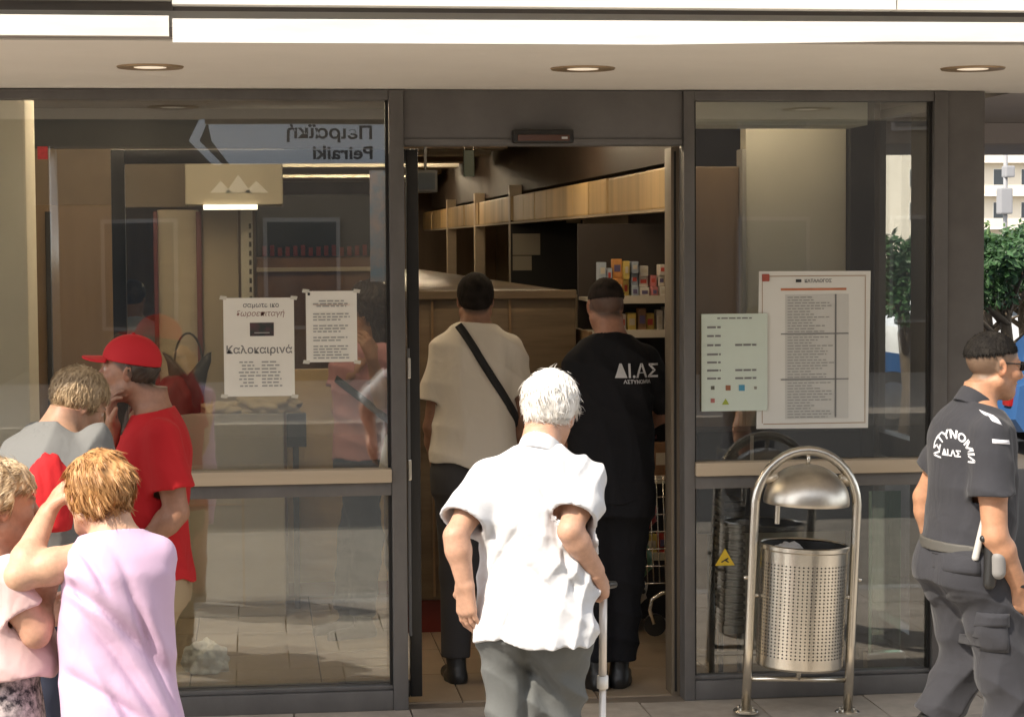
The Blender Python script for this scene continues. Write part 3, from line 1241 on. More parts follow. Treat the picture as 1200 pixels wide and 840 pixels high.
# stepped white boards: the left run sits a little higher and deeper than the right one
xs = float(atz(207, 40, 2.70)[0]) + .0
yl = -2.24
zl0, zl1 = Z0(100, 42, yl), Z0(100, 18, yl)
MB().prism([(-5, zl0 + .004), (xs - .012, zl0), (xs - .012, zl1), (-5, zl1 + .004)], yl, yl + .03).build('fascia_board', M_white, can)
yr = -2.27
za, zb = Z0(210, 50, yr), Z0(1190, 44, yr)
zc, zd = Z0(210, 22, yr), Z0(1190, 23, yr)
xe = X0(1200, yr) + 4.5
sl = (zb - za) / (X0(1190, yr) - xs)
MB().prism([(xs, za), (.2, za + .001), (1.0, za + .016), (xe, zb + .002), (xe, zd), (xs, zc)], yr, yr + .03).build('fascia_board', M_white, can)
zgr = Z0(600, 8, yr)
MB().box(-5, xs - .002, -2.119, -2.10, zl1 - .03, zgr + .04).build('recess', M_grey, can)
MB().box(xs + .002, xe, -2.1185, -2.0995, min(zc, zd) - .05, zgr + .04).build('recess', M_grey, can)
for a, b_ in ((-5, xs - .004), (xs, 1.0), (1.005, xe)):
    MB().box(a, b_, yr + .002, -2.20, zgr + (0 if a > -4 else .016), 3.05).build('upper_fascia', M_white, can)
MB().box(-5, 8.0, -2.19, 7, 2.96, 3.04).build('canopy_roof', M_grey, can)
for k, (px, lab) in enumerate(((176, 'round recessed downlight in the soffit above the left window'),
                               (683, 'round recessed downlight in the soffit in front of the door'),
                               (1140, 'round recessed downlight in the soffit near the right corner'))):
    p = atz(px, 80 if k != 0 else 78, 2.655)
    t = thing('ceiling_light', lab, 'ceiling light', (p[0], p[1], 2.655), 'downlights in the canopy soffit')
    MB().lathe([(.062, .012), (.062, -.004), (.118, -.006), (.122, -.001), (.122, .003)], (p[0], p[1], 2.654)).build('rim', mat('downlight rim', (.40, .29, .18), .4, metal=.5), t, 'auto')
    MB().lathe([(0.0, -.003), (.058, -.003), (.062, .004)], (p[0], p[1], 2.653)).build('lens', M_bulb, t, True)

# ------------------------------------------------------------------ shop front
ZT = 2.652
sf = thing('shop_front', 'dark bronze aluminium shop front with large panes either side of the doorway', 'shop front', (0, 0, 0))
xl0, xl1 = X0(457.5), X0(475)
xr0, xr1 = X0(799), X0(811.5)
xc0, xc1, xc2 = X0(1089), X0(1105), X0(1148)
ztop = Z0(400, 118)
zh = Z0(640, 171.5)
zrl, zrh = .985, 1.043
ztl = .928
fy0, fy1 = -.05, .05


def fr(name, x0, x1, z0, z1, y0=fy0, y1=fy1, m=None, b=.004):
    return MB().box(x0, x1, y0, y1, z0, z1, b).build(name, m or M_frame, sf, 'auto')


fr('top_rail', -5, xl0, ztop, ZT)
fr('mullion', xl0 + .001, xl1, .0, ZT - .001, -.055, .055)
fr('door_header', xl1 + .001, xr0 - .001, zh, ZT, -.035, .05, M_frame2)
fr('mullion', xr0, xr1, .0, ZT - .001, -.055, .055)
fr('top_rail', xr1 + .001, xc0 - .001, ztop, ZT)
fr('corner_post', xc0, xc1, .0, ZT - .001, -.055, .07)
fr('corner_panel', xc1 + .001, xc2, .0, ZT, -.045, .07, M_frame2)
fr('header_trim', xl1 + .001, xr0 - .001, zh + .004, zh + .03, -.042, -.036)
for (a, b) in ((-5, xl0), (xr1 + .001, xc0 - .001)):
    fr('transom', a, b, ztl, zrl - .001)
    fr('window_rail', a, b, zrl, zrh, -.075, .02, M_rail, .006)
    fr('bottom_rail', a, b, .0, .085)
    fr('glazing_bead', a, b, .086, .104, -.03, .03)
    MB().box(a, b, -.004, .004, zrh, ztop).build('window_pane', M_glass, sf)
    MB().box(a, b, -.004, .004, .104, ztl).build('window_pane', M_glass, sf)
# thin dark gaskets round the panes
for (a, b) in ((xl0 - .012, xl0 - .001), (xr1 + .001, xr1 + .012), (xc0 - .013, xc0 - .002)):
    fr('gasket', a, b, .105, ztl - .001, -.02, .02, M_dark, 0)
    fr('gasket', a, b, zrh + .001, ztop - .001, -.02, .02, M_dark, 0)
# side return of the shop front along the side street
sx = xc2 - .03
MB().box(sx - .004, sx + .004, .07, 1.95, zrh, ztop).build('side_pane', M_glass2, sf)
MB().box(sx - .004, sx + .004, .07, 1.95, .104, ztl).build('side_pane', M_glass2, sf)
MB().box(sx - .05, sx + .03, .07, 1.95, ztop, ZT, .004).build('side_rail', M_frame, sf)
MB().box(sx - .05, sx + .03, .07, 1.95, ztl, zrh, .004).build('side_rail', M_frame, sf)
MB().box(sx - .05, sx + .03, .07, 1.95, 0, .104, .004).build('side_rail', M_frame, sf)
MB().box(sx - .06, sx + .035, .42, .72, 0, ZT - .002, .004).build('side_mullion', M_frame, sf)
MB().box(sx - .06, sx + .035, 1.42, 1.62, 0, ZT - .002, .004).build('side_mullion', M_frame, sf)

# the sliding leaf parked behind the left window, edge on to the doorway
xd0, xd1 = X0(478, .09), X0(492, .09)
xf0, xf1 = X0(135, .09), X0(151, .09)
dl = thing('sliding_door', 'open sliding door leaf with black stile beside the left mullion', 'door', (xd0, .09, 0))
MB().box(xd0, xd1, .068, .112, .03, zh - .01, .005).build('stile', M_black, dl, 'auto')
MB().box(xf0, xf1, .068, .112, .03, zh - .01, .005).build('stile', M_black, dl, 'auto')
MB().box(xf1 + .001, xd0 - .001, .07, .11, .03, .10, .003).build('door_rail', M_black, dl, 'auto')
MB().box(xf1 + .001, xd0 - .001, .07, .11, zh - .07, zh - .01, .003).build('door_rail', M_black, dl, 'auto')
MB().box(xf1 + .001, xd0 - .001, .087, .093, .101, zh - .071).build('door_pane', M_glass, dl)
MB().box(xd0 - .006, xd0 + .008, .052, .067, .30, 1.55, .003).build('edge_seal', mat('grey rubber seal', (.16, .16, .16), .5), dl, 'auto')
for z in (.98, 1.42):
    MB().box(xd0 - .004, xd0 + .012, .046, .0665, z, z + .09, .004).build('bolt_cap', M_steel, dl)
# jamb on the right of the doorway
xj0 = X0(785.5, .08)
jb = thing('door_jamb', 'brown door jamb lining the right side of the doorway', 'door jamb', (xj0, .1, 0))
MB().box(xj0, xr0 + .02, .056, .20, 0, zh - .003, .004).build('lining', mat('brown jamb', (.16, .125, .085), .5, var=.12), jb, 'auto')
MB().box(xj0 + .012, xj0 + .022, .052, .0555, .02, zh - .02).build('seal', M_dark, jb)

# presence sensor over the door
x0, x1 = X0(602, -.06), X0(673, -.06)
z1, z0 = Z0(640, 152, -.06), Z0(640, 168.5, -.06)
se = thing('door_sensor', 'black door sensor box on the header above the doorway', 'sensor', ((x0 + x1) / 2, -.06, z0))
MB().box(x0, x1, -.095, -.036, z0, z1, .012).build('housing', M_black, se, 'auto')
MB().box(x0 + .02, x1 - .02, -.101, -.0955, z0 + .010, z0 + .036, .002).build('lens_strip', mat('smoked lens', (.10, .045, .025), .12), se)
MB().box(x1 - .055, x1 - .03, -.104, -.1015, z0 + .018, z0 + .027, .001).build('status_light', mat('silver dot', (.6, .6, .6), .3), se)

# ------------------------------------------------------------------ the shop inside
fl = struct(MB().box(-5, sx - .06, .06, 18, -.12, -.010).build('shop_floor', M_grout))
tile0 = None
for j in range(7):
    for i in range(13):
        if tile0 is None:
            tile0 = MB().box(-.297, .297, -.297, .297, -.012, 0, b=.003).build('floor_tile', M_tile, fl)
            o = tile0
        else:
            o = tile0.copy()
            COL.objects.link(o)
            o.parent = fl
        o.location = (-4.85 + i * .6 + .14, .385 + j * .6, -.0005 * random.random())
        if o.location.x > sx - .34:
            o.location.x = 99
            bpy.data.objects.remove(o)
MB().box(-5, sx - .06, 4.29, 18, -.0105, -.002).build('plain_floor', M_sheet, fl)
MB().box(-5, xc2, -.06, .058, -.13, -.001).build('threshold', mat('threshold stone', (.19, .155, .12), .6, var=.2, vscale=8), fl)


def wall(name, label, x0, x1, y0, y1, z0, z1, m):
    w = MB().box(x0, x1, y0, y1, z0, z1).build(name, m, None, False, ((x0 + x1) / 2, (y0 + y1) / 2, z0))
    return tag(w, label, 'wall')


wall('interior_wall', 'plain brown wall along the left side of the shop interior', -5.2, -5.0, .06, 18, -.1, 2.9, M_wallb)
wall('interior_wall', 'far back wall of the shop beyond the aisles', -5.2, 2.3, 18, 18.2, -.1, 2.9, M_wood)
wall('interior_wall', 'solid side wall of the shop behind the shelves on the right', sx - .05, sx + .1, 1.96, 18, -.1, 2.799, M_wallb)
tag(MB().box(-5.2, 2.3, .11, 18.2, 2.80, 2.9).build('shop_ceiling', M_ceil, None, False, (0, 6, 2.8)), 'brown ceiling with light strips inside the shop', 'ceiling')
ceil = bpy.data.objects['shop_ceiling']
for k, (y, m_) in enumerate(((6.5, M_wood), (7.6, M_cream), (9.0, M_wood), (10.2, M_cream), (12.0, M_wallb), (13.2, M_cream), (14.6, M_wallb))):
    MB().box(-4.9, .78, y, y + .35, 2.70, 2.797).build('ceiling_beam', m_, ceil)
for k, (x0, x1, y, lab) in enumerate(((-2.4, -.9, .75, 'added unseen strip light above the checkout counter'), (-.4, .75, 1.1, 'added unseen strip light just inside the doorway'), (1.0, 1.6, .72, 'added unseen strip light behind the right window'),
                                     (-2.6, -1.0, 1.62, 'added unseen strip light before the wall panels'), (.0, .8, 3.6, 'added unseen strip light above the counter block'), (-1.25, -.55, 4.6, 'lit ceiling strip light in front of the display case'), (-1.2, .6, 9.6, 'lit ceiling strip light deep in the shop'), (-.9, .7, 12.8, 'added strip light farthest back in the shop'))):
    t = thing('strip_light', lab, 'strip light', (x0, y, 2.72), 'ceiling strip lights in the shop')  # window, doorway, counter-block and farthest strips are added to brighten the shop
    MB().box(x0, x1, y - .06, y + .06, 2.745, 2.797, .006).build('housing', M_ceil, t)
    MB().tube([(x0 + .05, y, 2.73), (x1 - .05, y, 2.73)], .014, 10).build('tube', M_lamp2 if y == .72 else M_lamp, t, True)

# cream column behind the left pane
cx1 = X0(36, .16)
tag(MB().box(-4.0, cx1, .16, .55, 0, 2.79, .01).build('column', M_cream, None, False, (-2.8, .3, 0)), 'cream column just behind the glass at the left edge', 'column')
# honey wood fascia running into the shop on the right of the aisle
XP = .90
fa = thing('aisle_fascia', 'honey wood fascia panel running deep into the shop above the aisle', 'fascia', (XP, 1, 2.1))
y = 1.0
k = 0
while y < 15.5:
    w = .62
    zt = 2.365
    MB().box(XP + random.uniform(-.012, .012), XP + .06, y, y + w - .012, 2.165, zt, .01).build('panel', M_gold, fa)
    y += w
MB().box(XP - .015, XP + .07, 1.0, 15.5, 2.15, 2.164).build('lower_trim', M_wallb, fa)
for yp in (1.0, 7.3, 9.9, 12.6):
    MB().box(XP - .02, XP + .075, yp - .09, yp - .005, 0, 2.45, .006).build('post', M_rail, fa)
wall('bulkhead', 'dark brown bulkhead above the honey wood fascia', XP + .076, XP + .18, 1.3, 15.5, 2.40, 2.797, mat('umber bulkhead', (.055, .036, .024), .6, var=.2))
wall('partition', 'dark back wall behind the goods to the right of the aisle', XP + .19, sx - .07, 3.1, 3.2, 0, 2.795, mat('dark brown back', (.05, .032, .022), .6))

# the long brown block the two men stand at
BL0 = X0(466, 1.72)
bl = thing('counter_block', 'long brown wood counter block on a dark red plinth inside the doorway', 'counter', (0, 1.7, 0))
MB().box(BL0, .55, 1.72, 12, .17, 1.75, .01).build('carcass', M_woodh, bl, 'auto')
MB().box(BL0 + .02, .53, 1.745, 11.98, .0, .168).build('plinth', M_dkred, bl)
for xx in (-.20, .20):
    MB().box(xx, xx + .012, 1.708, 1.7195, .19, 1.73).build('joint_strip', M_wood, bl)
MB().box(BL0, .55, 1.69, 1.7195, 1.715, 1.76, .006).build('top_lip', M_woodh, bl)
# black notice board with two sheets beyond the counter
YB = 7.2
x0, x1 = X0(600, YB), X0(684, YB)
nb = thing('notice_board', 'black board with two pinned sheets deep in the shop', 'notice board', (x0, YB, 1.6))
MB().box(x0, x1, YB, YB + .05, 1.60, Z0(640, 258, YB), .006).build('board', M_dark, nb)
for (a, b, c, d) in ((602, 634, 274, 299), (602, 624, 300, 317)):
    MB().box(X0(a, YB), X0(b, YB), YB - .008, YB - .001, Z0(a, d, YB), Z0(a, c, YB)).build('sheet', mat('dim paper', (.42, .38, .30), .8), nb)
for px, zz in ((650, 250), (672, 252)):
    o = MB().tube([at(px - 8, zz + 4, YB - .3), at(px + 8, zz + 4, YB - .3)], .035, 10).build('spot_lamp', M_wallb, None, True, at(px, zz, YB - .3))
    tag(o, ('left small white spot lamp over the black board', 'right small white spot lamp over the black board')[px > 660], 'lamp', 'spot lamps over the board')
# hanging things in the aisle
t = thing('hanging_monitor', 'black monitor hanging at the left of the doorway inside', 'monitor', (X0(502, 2.2), 2.2, 2.4))
MB().box(X0(486, 2.2), X0(515, 2.2), 2.2, 2.28, Z0(500, 226, 2.2), Z0(500, 199, 2.2), .008).build('screen_case', M_black, t)
MB().box(X0(500, 2.2), X0(503, 2.2), 2.22, 2.25, Z0(500, 199, 2.2), 2.80).build('bracket', M_black, t)
MB().box(X0(489, 2.2), X0(512, 2.2), 2.195, 2.199, Z0(500, 222, 2.2), Z0(500, 203, 2.2)).build('screen', mat('dark screen', (.03, .035, .04), .15), t)
t = thing('hanging_sign', 'narrow dark green sign hanging from the shop ceiling', 'sign', (X0(552, 5), 5, 2.5))
MB().box(X0(546, 5), X0(558, 5), 5, 5.04, Z0(550, 207, 5), Z0(550, 176, 5), .004).build('board', mat('dark green board', (.03, .05, .03), .5), t)
for dx in (-.03, .03):
    MB().tube([(X0(552, 5) + dx, 5.02, Z0(550, 176, 5)), (X0(552, 5) + dx, 5.02, 2.79)], .004, 6).build('wire', M_steel, t)

# goods shelf to the right of the aisle
SX0, SX1, SY = .72, X0(776, 1.5) + .25, 1.5
sh = thing('goods_shelf', 'shelf rack of small goods just inside the doorway on the right', 'shelf', (1.1, SY, 0))
for k, py in enumerate((349, 389, 470, 560, 650)):
    z = Z0(755, py, SY)
    MB().box(SX0 - .12, SX1, SY, SY + .45, z - .02, z - .002).build('shelf_board', M_taupe, sh)
    MB().box(SX0 - .12, SX1, SY - .012, SY - .001, z - .028, z + .012).build('price_rail', mat('pale price rail', (.55, .50, .42), .5), sh)
MB().box(SX0 - .12, SX1, SY + .46, SY + .49, 0, 2.1).build('back_panel', mat('dark shelf back', (.03, .022, .018), .7), sh)
MB().box(SX0 - .14, SX0 - .121, SY, SY + .46, 0, Z0(755, 388, SY)).build('side_panel', M_wood, sh)
pack_cols = [('white', (.62, .58, .52)), ('orange', (.55, .26, .08)), ('pink', (.55, .20, .20)), ('yellow', (.58, .44, .12)), ('pale blue', (.36, .42, .50)), ('brown', (.24, .13, .07)), ('red', (.45, .05, .04)), ('green', (.10, .20, .08))]
lev = [(349, .088), (389, .11), (470, .12), (560, .16), (650, .16)]
for k, (py, hh) in enumerate(lev):
    z = Z0(755, py, SY)
    x = SX0 - .08
    n = 0
    ncol = -1
    while x < SX1 - .07:
        ncol += 1
        cn, cc = pack_cols[random.choice([0, 0, 0, 1, 2, 3, 3, 4, 5, 6] if k < 2 else [5, 5, 6, 6, 7, 3, 5])]
        w = random.uniform(.028, .05) if k < 2 else random.uniform(.05, .085)
        h = hh * random.uniform(.6, 1.15)
        d = random.uniform(.05, .09)
        rows = 1 + (k == 0) + (k == 0 and x > SX0 + .02 and random.random() < .85)
        zz = z
        for r in range(rows):
            pos = ('top', 'second', 'third', 'fourth', 'bottom')[k]
            nth = ('first', 'second', 'third', 'fourth', 'fifth', 'sixth', 'seventh', 'eighth', 'ninth', 'tenth', 'eleventh', 'twelfth', 'thirteenth', 'fourteenth', 'fifteenth', 'sixteenth', 'seventeenth', 'eighteenth', 'nineteenth', 'twentieth')[min(ncol, 19)]
            lab = '%s pack, %s in the %s column from left on the %s doorway shelf' % (cn, ('lowest', 'second up', 'third up')[r], nth, pos)
            t = thing('goods_pack', lab, 'pack', (x + w / 2, SY + .05, zz), 'packs of goods on the shelf')
            yo = SY + .02 + random.uniform(0, .05)
            MB().box(x, x + w, yo, yo + d, zz, zz + h, .004).build('carton', mat('pack %s' % cn, cc, .5, var=.2, vscale=30), t)
            MB().box(x + .008, x + w - .008, yo - .002, yo - .0004, zz + h * .35, zz + h * .7).build('print_band', mat('pack band %d' % ((k + n) % 3), ((.5, .08, .06), (.55, .5, .4), (.12, .10, .2))[(k + n) % 3], .5), t)
            zz += h + .001
            n += 1
        x += w + random.uniform(.002, .012)

# shopping trolley beyond the policeman: only its front wheel and wire corner show
tx, ty = X0(768, 1.05), 1.05
tr = thing('shopping_trolley', 'dark shopping trolley beside the right door jamb, its castor showing', 'trolley', (tx, ty, 0))
zc = Z0(766, 733, ty)
MB().tube([(tx, ty + .015 + .012 * 0, zc), (tx, ty + .045, zc)], .055, 18).build('wheel', M_black, tr, 'auto')
MB().tube([(tx - .01, ty - .0, zc + .01), (tx - .03, ty, zc + .08), (tx - .02, ty, zc + .13), (tx + .03, ty, zc + .16), (tx + .09, ty, zc + .165)], .010, 8).build('fork', M_steel, tr, True)
b = MB()
for i in range(7):
    z = .33 + i * .085
    b.tube([(tx - .06 - i * .005, ty + .05, z), (tx + .16, ty + .05, z)], .004, 6)
    b.tube([(tx - .06 - i * .005, ty + .05, z), (tx - .06 - i * .005, ty + .75, z)], .004, 6)
for i in range(8):
    b.tube([(tx - .06 + i * .03, ty + .05, .33), (tx - .09 + i * .034, ty + .05, .86)], .003, 6)
    b.tube([(tx - .06, ty + .05 + i * .1, .33), (tx - .09, ty + .05 + i * .1, .86)], .003, 6)
b.build('basket', M_steel, tr, True)
MB().tube([(tx - .05, ty + .06, zc + .16), (tx - .05, ty + .75, zc + .16)], .012, 8).build('chassis', M_black, tr, True)
MB().tube([(tx - .05, ty + .74, zc + .15), (tx - .07, ty + .80, .98), (tx + .16, ty + .80, .98)], .013, 8).build('handle', M_dkred, tr, True)
for k, (px, py, cc, nm) in enumerate(((757, 600, (.42, .05, .04), 'red'), (752, 655, (.08, .18, .09), 'green'), (745, 690, (.40, .33, .24), 'tan'))):
    z = Z0(px, py, ty + .3)
    xx = X0(px, ty + .3)
    t = thing('goods_pack', '%s bag of goods lying in the shopping trolley' % nm, 'pack', (xx, ty + .3, z))
    bm = bmesh.new()
    bmesh.ops.create_icosphere(bm, subdivisions=3, radius=1)
    for q in bm.verts:
        q.co = Vector((xx + q.co.x * .055 * (1 + .15 * math.sin(q.co.z * 9)), ty + .3 + q.co.y * .07, z + q.co.z * .085 * (1 + .1 * math.sin(q.co.x * 8))))
    MB().bm(bm).build('bag', mat('bag %s' % nm, cc, .5, var=.3, vscale=30), t, True)

# ------------------------------------------------------------------ behind the left window
Y1 = 2.75
lb = thing('light_box', 'pale hanging light box with a lit tube along its lower edge', 'light box', (X0(275, Y1), Y1, 2.2))
MB().box(X0(221, Y1), X0(335, Y1), Y1, Y1 + .5, Z0(275, 240, Y1), Z0(275, 190, Y1), .008).build('casing', mat('pale box paint', (.42, .36, .27), .6, var=.06), lb)
MB().tube([(X0(242, Y1), Y1 - .02, Z0(270, 243, Y1)), (X0(305, Y1), Y1 - .02, Z0(270, 243, Y1))], .014, 10).build('tube', M_tube, lb, True)
v, f = [], []
mk = MB()
for (a, b_) in ((250, 275), (268, 298), (290, 318)):
    mk.prism([(X0(a, Y1), Z0(a, 226, Y1)), (X0(b_, Y1), Z0(b_, 226, Y1)), (X0((a + b_) / 2, Y1), Z0(a, 205 if a == 268 else 212, Y1))], Y1 - .004, Y1 - .001)
mk.build('mountain_emblem', mat('white emblem', (.62, .58, .54), .6), lb)
up = thing('shelf_upright', 'pale slotted shelf upright below the light box', 'shelf upright', (X0(291, 3.2), 3.2, 0))
x0, x1 = X0(285, 3.2), X0(299, 3.2)
MB().box(x0, x1, 3.2, 3.26, 0, Z0(290, 247, 3.2), .003).build('post', mat('pale steel post', (.46, .41, .33), .5), up)
sl_ = MB()
z = 1.0
while z < Z0(290, 258, 3.2):
    sl_.box(x1 - .022, x1 - .008, 3.194, 3.199, z, z + .030)
    z += .052
stuff(sl_.build('slots', M_dark, up))
# wall panels and uprights further back
YW = 3.4
for k, (a, b_, m_, lab) in enumerate(((40, 135, M_wood, 'brown veneer wall panel at the left of the shop interior'),
                                    (188, 236, M_rail, 'wide tan wall panel behind the red capped man'),
                                    (240, 282, M_wallb, 'beige wall panel left of the slotted upright'))):
    tag(MB().box(X0(a, YW), X0(b_, YW), YW, YW + .05, 0, Z0(a, 246 if k else 240, YW), .006).build('wall_panel', m_, None, False, (X0(a, YW), YW, 0)), lab, 'panel', 'interior wall panels')
tag(MB().box(-5, X0(455, YW), YW - .01, YW + .04, Z0(100, 174, YW), 2.79).build('bulkhead', mat('added dark bulkhead', (.03, .027, .024), .6), None, False, (-2, YW, 2.45)), 'added dark bulkhead band just under the shop ceiling', 'bulkhead')  # dark band added so the mirrored sign stands out on the pane
tag(MB().box(-5, X0(335, YW), YW + .01, YW + .06, Z0(100, 243, YW), Z0(100, 174.5, YW)).build('bulkhead', mat('brown bulkhead', (.20, .145, .095), .6, var=.12), None, False, (-2, YW, 2.2)), 'brown bulkhead above the interior wall panels', 'bulkhead')
for k, (a, b_, m_, lab) in enumerate(((183, 188, M_dkred, 'thin dark red upright left of the tan panel'),
                                    (233, 239, M_dkred, 'thin dark red upright right of the tan panel'),
                                    (57, 63, M_dark, 'thin black upright near the cream column'))):
    yy = YW - .06
    tag(MB().box(X0(a, yy), X0(b_, yy), yy, yy + .05, 0, Z0(a, 248, yy), .004).build('post', m_, None, False, (X0(a, yy), yy, 0)), lab, 'post')
YD = 5.5
bk = thing('display_case', 'dark display case with red trim behind the two window notices', 'display case', (X0(385, YD), YD, 0))
MB().box(X0(303, YD), X0(450, YD), YD, YD + .6, Z0(380, 300, YD), Z0(380, 228, YD), .01).build('dark_distance', M_dark, bk)  # black block painted in for the dark distance above the case
MB().box(X0(303, YD), X0(450, YD), YD + .01, YD + .6, 0, Z0(380, 301, YD), .01).build('base', mat('red brown base', (.20, .105, .06), .5, var=.3, vscale=4), bk)
MB().box(X0(303, YD), X0(450, YD), YD - .02, YD - .001, Z0(380, 318, YD), Z0(380, 313, YD)).build('edge_trim', M_rail, bk)
for px in range(310, 446, 9):
    MB().box(X0(px, YD), X0(px + 5, YD), YD - .015, YD - .002, Z0(380, 300, YD), Z0(380, 290 - (px % 4), YD), .003).build('red_tag', M_dkred, bk)
YT = 2.95
tp = thing('tan_partition', 'low tan wood partition behind the woman in pink', 'partition', (X0(395, YT), YT, 0))
MB().box(X0(336, YT), X0(455, YT), YT, YT + .05, .08, Z0(395, 432, YT), .006).build('panel', mat('tan partition wood', (.60, .42, .22), .5, var=.22, vscale=3.5, stretch=(.3, .3, 2)), tp)
MB().box(X0(336, YT), X0(455, YT), YT + .005, YT + .045, 0, .079).build('plinth', M_dkred, tp)
po = thing('poster_strip', 'tall blue poster strip beside the mullion inside', 'poster', (X0(446, 1.4), 1.4, 1.7))
MB().box(X0(436, 1.4), X0(458, 1.4), 1.4, 1.41, Z0(446, 330, 1.4), Z0(446, 200, 1.4)).build('sheet', mat('blue poster', (.12, .22, .36), .5, col2=(.32, .26, .30), vscale=9), po)

# checkout counter, bags on it
YC = 2.35
co = thing('checkout_counter', 'taupe checkout counter standing behind the left window', 'counter', (X0(275, YC), YC, 0))
xa, xb = X0(150, YC), X0(333, YC)
MB().box(xa, xb, YC, YC + .55, .0, Z0(275, 556, YC), .008).build('cabinet', M_taupe, co)
MB().box(xa, xb - .002, YC - .02, YC + .55, Z0(275, 556, YC) + .001, Z0(275, 485, YC), .006).build('upper_panel', M_taupe2, co)
MB().box(X0(282, YC), X0(285, YC), YC - .006, YC - .0005, .05, Z0(275, 575, YC)).build('joint_strip', M_rail, co)
MB().box(xa, X0(283, YC), YC - .005, YC - .0005, Z0(275, 592, YC), Z0(275, 590, YC)).build('door_gap', M_rail, co)
zt = Z0(275, 485, YC)


def crumple(name, label, c, r, m, seed, cat, amp=.25, cut=None):
    bm = bmesh.new()
    bmesh.ops.create_icosphere(bm, subdivisions=4, radius=1)
    rr = random.Random(seed)
    ds = [(Vector((rr.gauss(0, 1), rr.gauss(0, 1), rr.gauss(0, 1))).normalized(), rr.uniform(3, 9), rr.uniform(0, 6)) for _ in range(9)]
    for q in bm.verts:
        n = q.co.normalized()
        s_ = 1 + amp * sum(abs(math.sin(n.dot(d) * k + p)) - .6 for d, k, p in ds) / 3
        q.co = Vector((c[0] + n.x * r[0] * s_, c[1] + n.y * r[1] * s_, max(c[2] + n.z * r[2] * s_, c[2] - r[2] * .55)))
    o = MB().bm(bm).build(name, m, None, True, (c[0], c[1], c[2] - r[2] * .55))
    return tag(o, label, cat)


crumple('paper_bag', 'crumpled tan paper bag lying on the checkout counter', (X0(312, 2.45), 2.45, zt + .035), (.17, .10, .065), mat('tan paper', (.46, .37, .24), .7, var=.1, bump=.3, bscale=30), 3, 'bag', .35)
crumple('paper_bag', 'flat tan paper bag at the left end of the counter top', (X0(262, 2.45), 2.45, zt + .022), (.12, .08, .04), mat('tan paper', (.46, .37, .24), .7), 8, 'bag', .3)
crumple('plastic_bag', 'crumpled white plastic bag lying on the floor behind the left window', (X0(238, .92), .92, .045), (.095, .08, .09), mat('white film', (.86, .88, .86), .35, bump=.6, bscale=45, dist=.02), 5, 'bag', .4)
# black carrier bag with a handle on the counter, and a dark red one
bb = thing('carrier_bag', 'black carrier bag with upright handle on the checkout counter', 'bag', (X0(222, 2.5), 2.5, zt))
bm = bmesh.new()
bmesh.ops.create_cube(bm, size=1)
bmesh.ops.subdivide_edges(bm, edges=bm.edges[:], cuts=5, use_grid_fill=True)
bx, by = X0(222, 2.5), 2.5
for q in bm.verts:
    z = q.co.z + .5
    flare = .55 + .75 * z
    q.co = Vector((bx + q.co.x * .20 * flare + .012 * math.sin(q.co.z * 20), by + q.co.y * .12 + .012 * math.sin(q.co.x * 14 + q.co.z * 11), zt + z * .33 - (.13 * (1 - min(1, abs(q.co.x) * 2.4)) * z ** 2)))
MB().bm(bm).build('sack', mat('black film', (.012, .013, .014), .35, bump=.4, bscale=25, dist=.02), bb, True)
MB().tube([(bx + .075 * math.cos(a) * 1.0, by, zt + .26 + .17 * math.sin(a)) for a in np.linspace(0, PI, 14)], .006, 8).build('handle', M_black, bb, True)
rb = crumple('shopping_bag', 'dark red shopping bag on the counter behind the red capped man', (X0(203, 2.4), 2.42, zt + .05), (.10, .07, .15), mat('dark red cloth', (.10, .012, .012), .7, var=.3), 12, 'bag', .2)
sc = thing('card_terminal', 'dark till screen at the end of the checkout counter', 'till', (X0(347, 2.5), 2.5, .9))
MB().box(X0(336, 2.5), X0(359, 2.5), 2.5, 2.54, Z0(347, 524, 2.5), Z0(347, 484, 2.5), .006).build('screen', mat('navy case', (.022, .026, .04), .4), sc)
MB().box(X0(343, 2.5), X0(350, 2.5), 2.545, 2.57, 0, Z0(347, 500, 2.5), .004).build('stand', M_black, sc)

# ------------------------------------------------------------------ behind the right window
YV = .35
tag(MB().box(xr1 + .012, X0(1016, YV), YV, YV + .3, Z0(915, 147, YV), 2.79, .006).build('pelmet', M_khaki, None, False, (1.2, YV, 2.4)), 'pale khaki pelmet along the top of the right window', 'pelmet')
YP = 1.05
tag(MB().box(X0(874, YP), X0(991, YP), YP, YP + .12, 0, 2.797, .006).build('wall_panel', mat('pale stone panel', (.56, .52, .43), .75, var=.06, vscale=2.5), None, False, (1.3, YP, 0)), 'tall pale stone coloured panel behind the right window', 'panel')
tag(MB().box(X0(812, YP), X0(868, YP), YP + .03, YP + .13, 0, Z0(840, 195, YP), .006).build('wall_panel', M_wood, None, False, (.9, YP, 0)), 'brown veneer panel beside the right mullion', 'panel')
tag(MB().box(X0(868.5, YP), X0(873.5, YP), YP - .02, YP + .1, 0, Z0(840, 175, YP), .004).build('post', M_taupe2, None, False, (.95, YP, 0)), 'slim grey trim post between brown and pale panels', 'post')
tag(MB().box(X0(992, YP), X0(1021, YP), YP - .05, YP + .25, 0, 2.797, .006).build('column', mat('near black column', (.022, .022, .024), .5), None, False, (1.5, YP, 0)), 'near black column right of the pale panel', 'column')
tag(MB().box(X0(1022, YP), X0(1034, YP), YP + .05, YP + .2, 0, 2.797, .004).build('post', mat('grey brown post', (.13, .11, .095), .5), None, False, (1.6, YP, 0)), 'grey brown post beside the near black column', 'post')
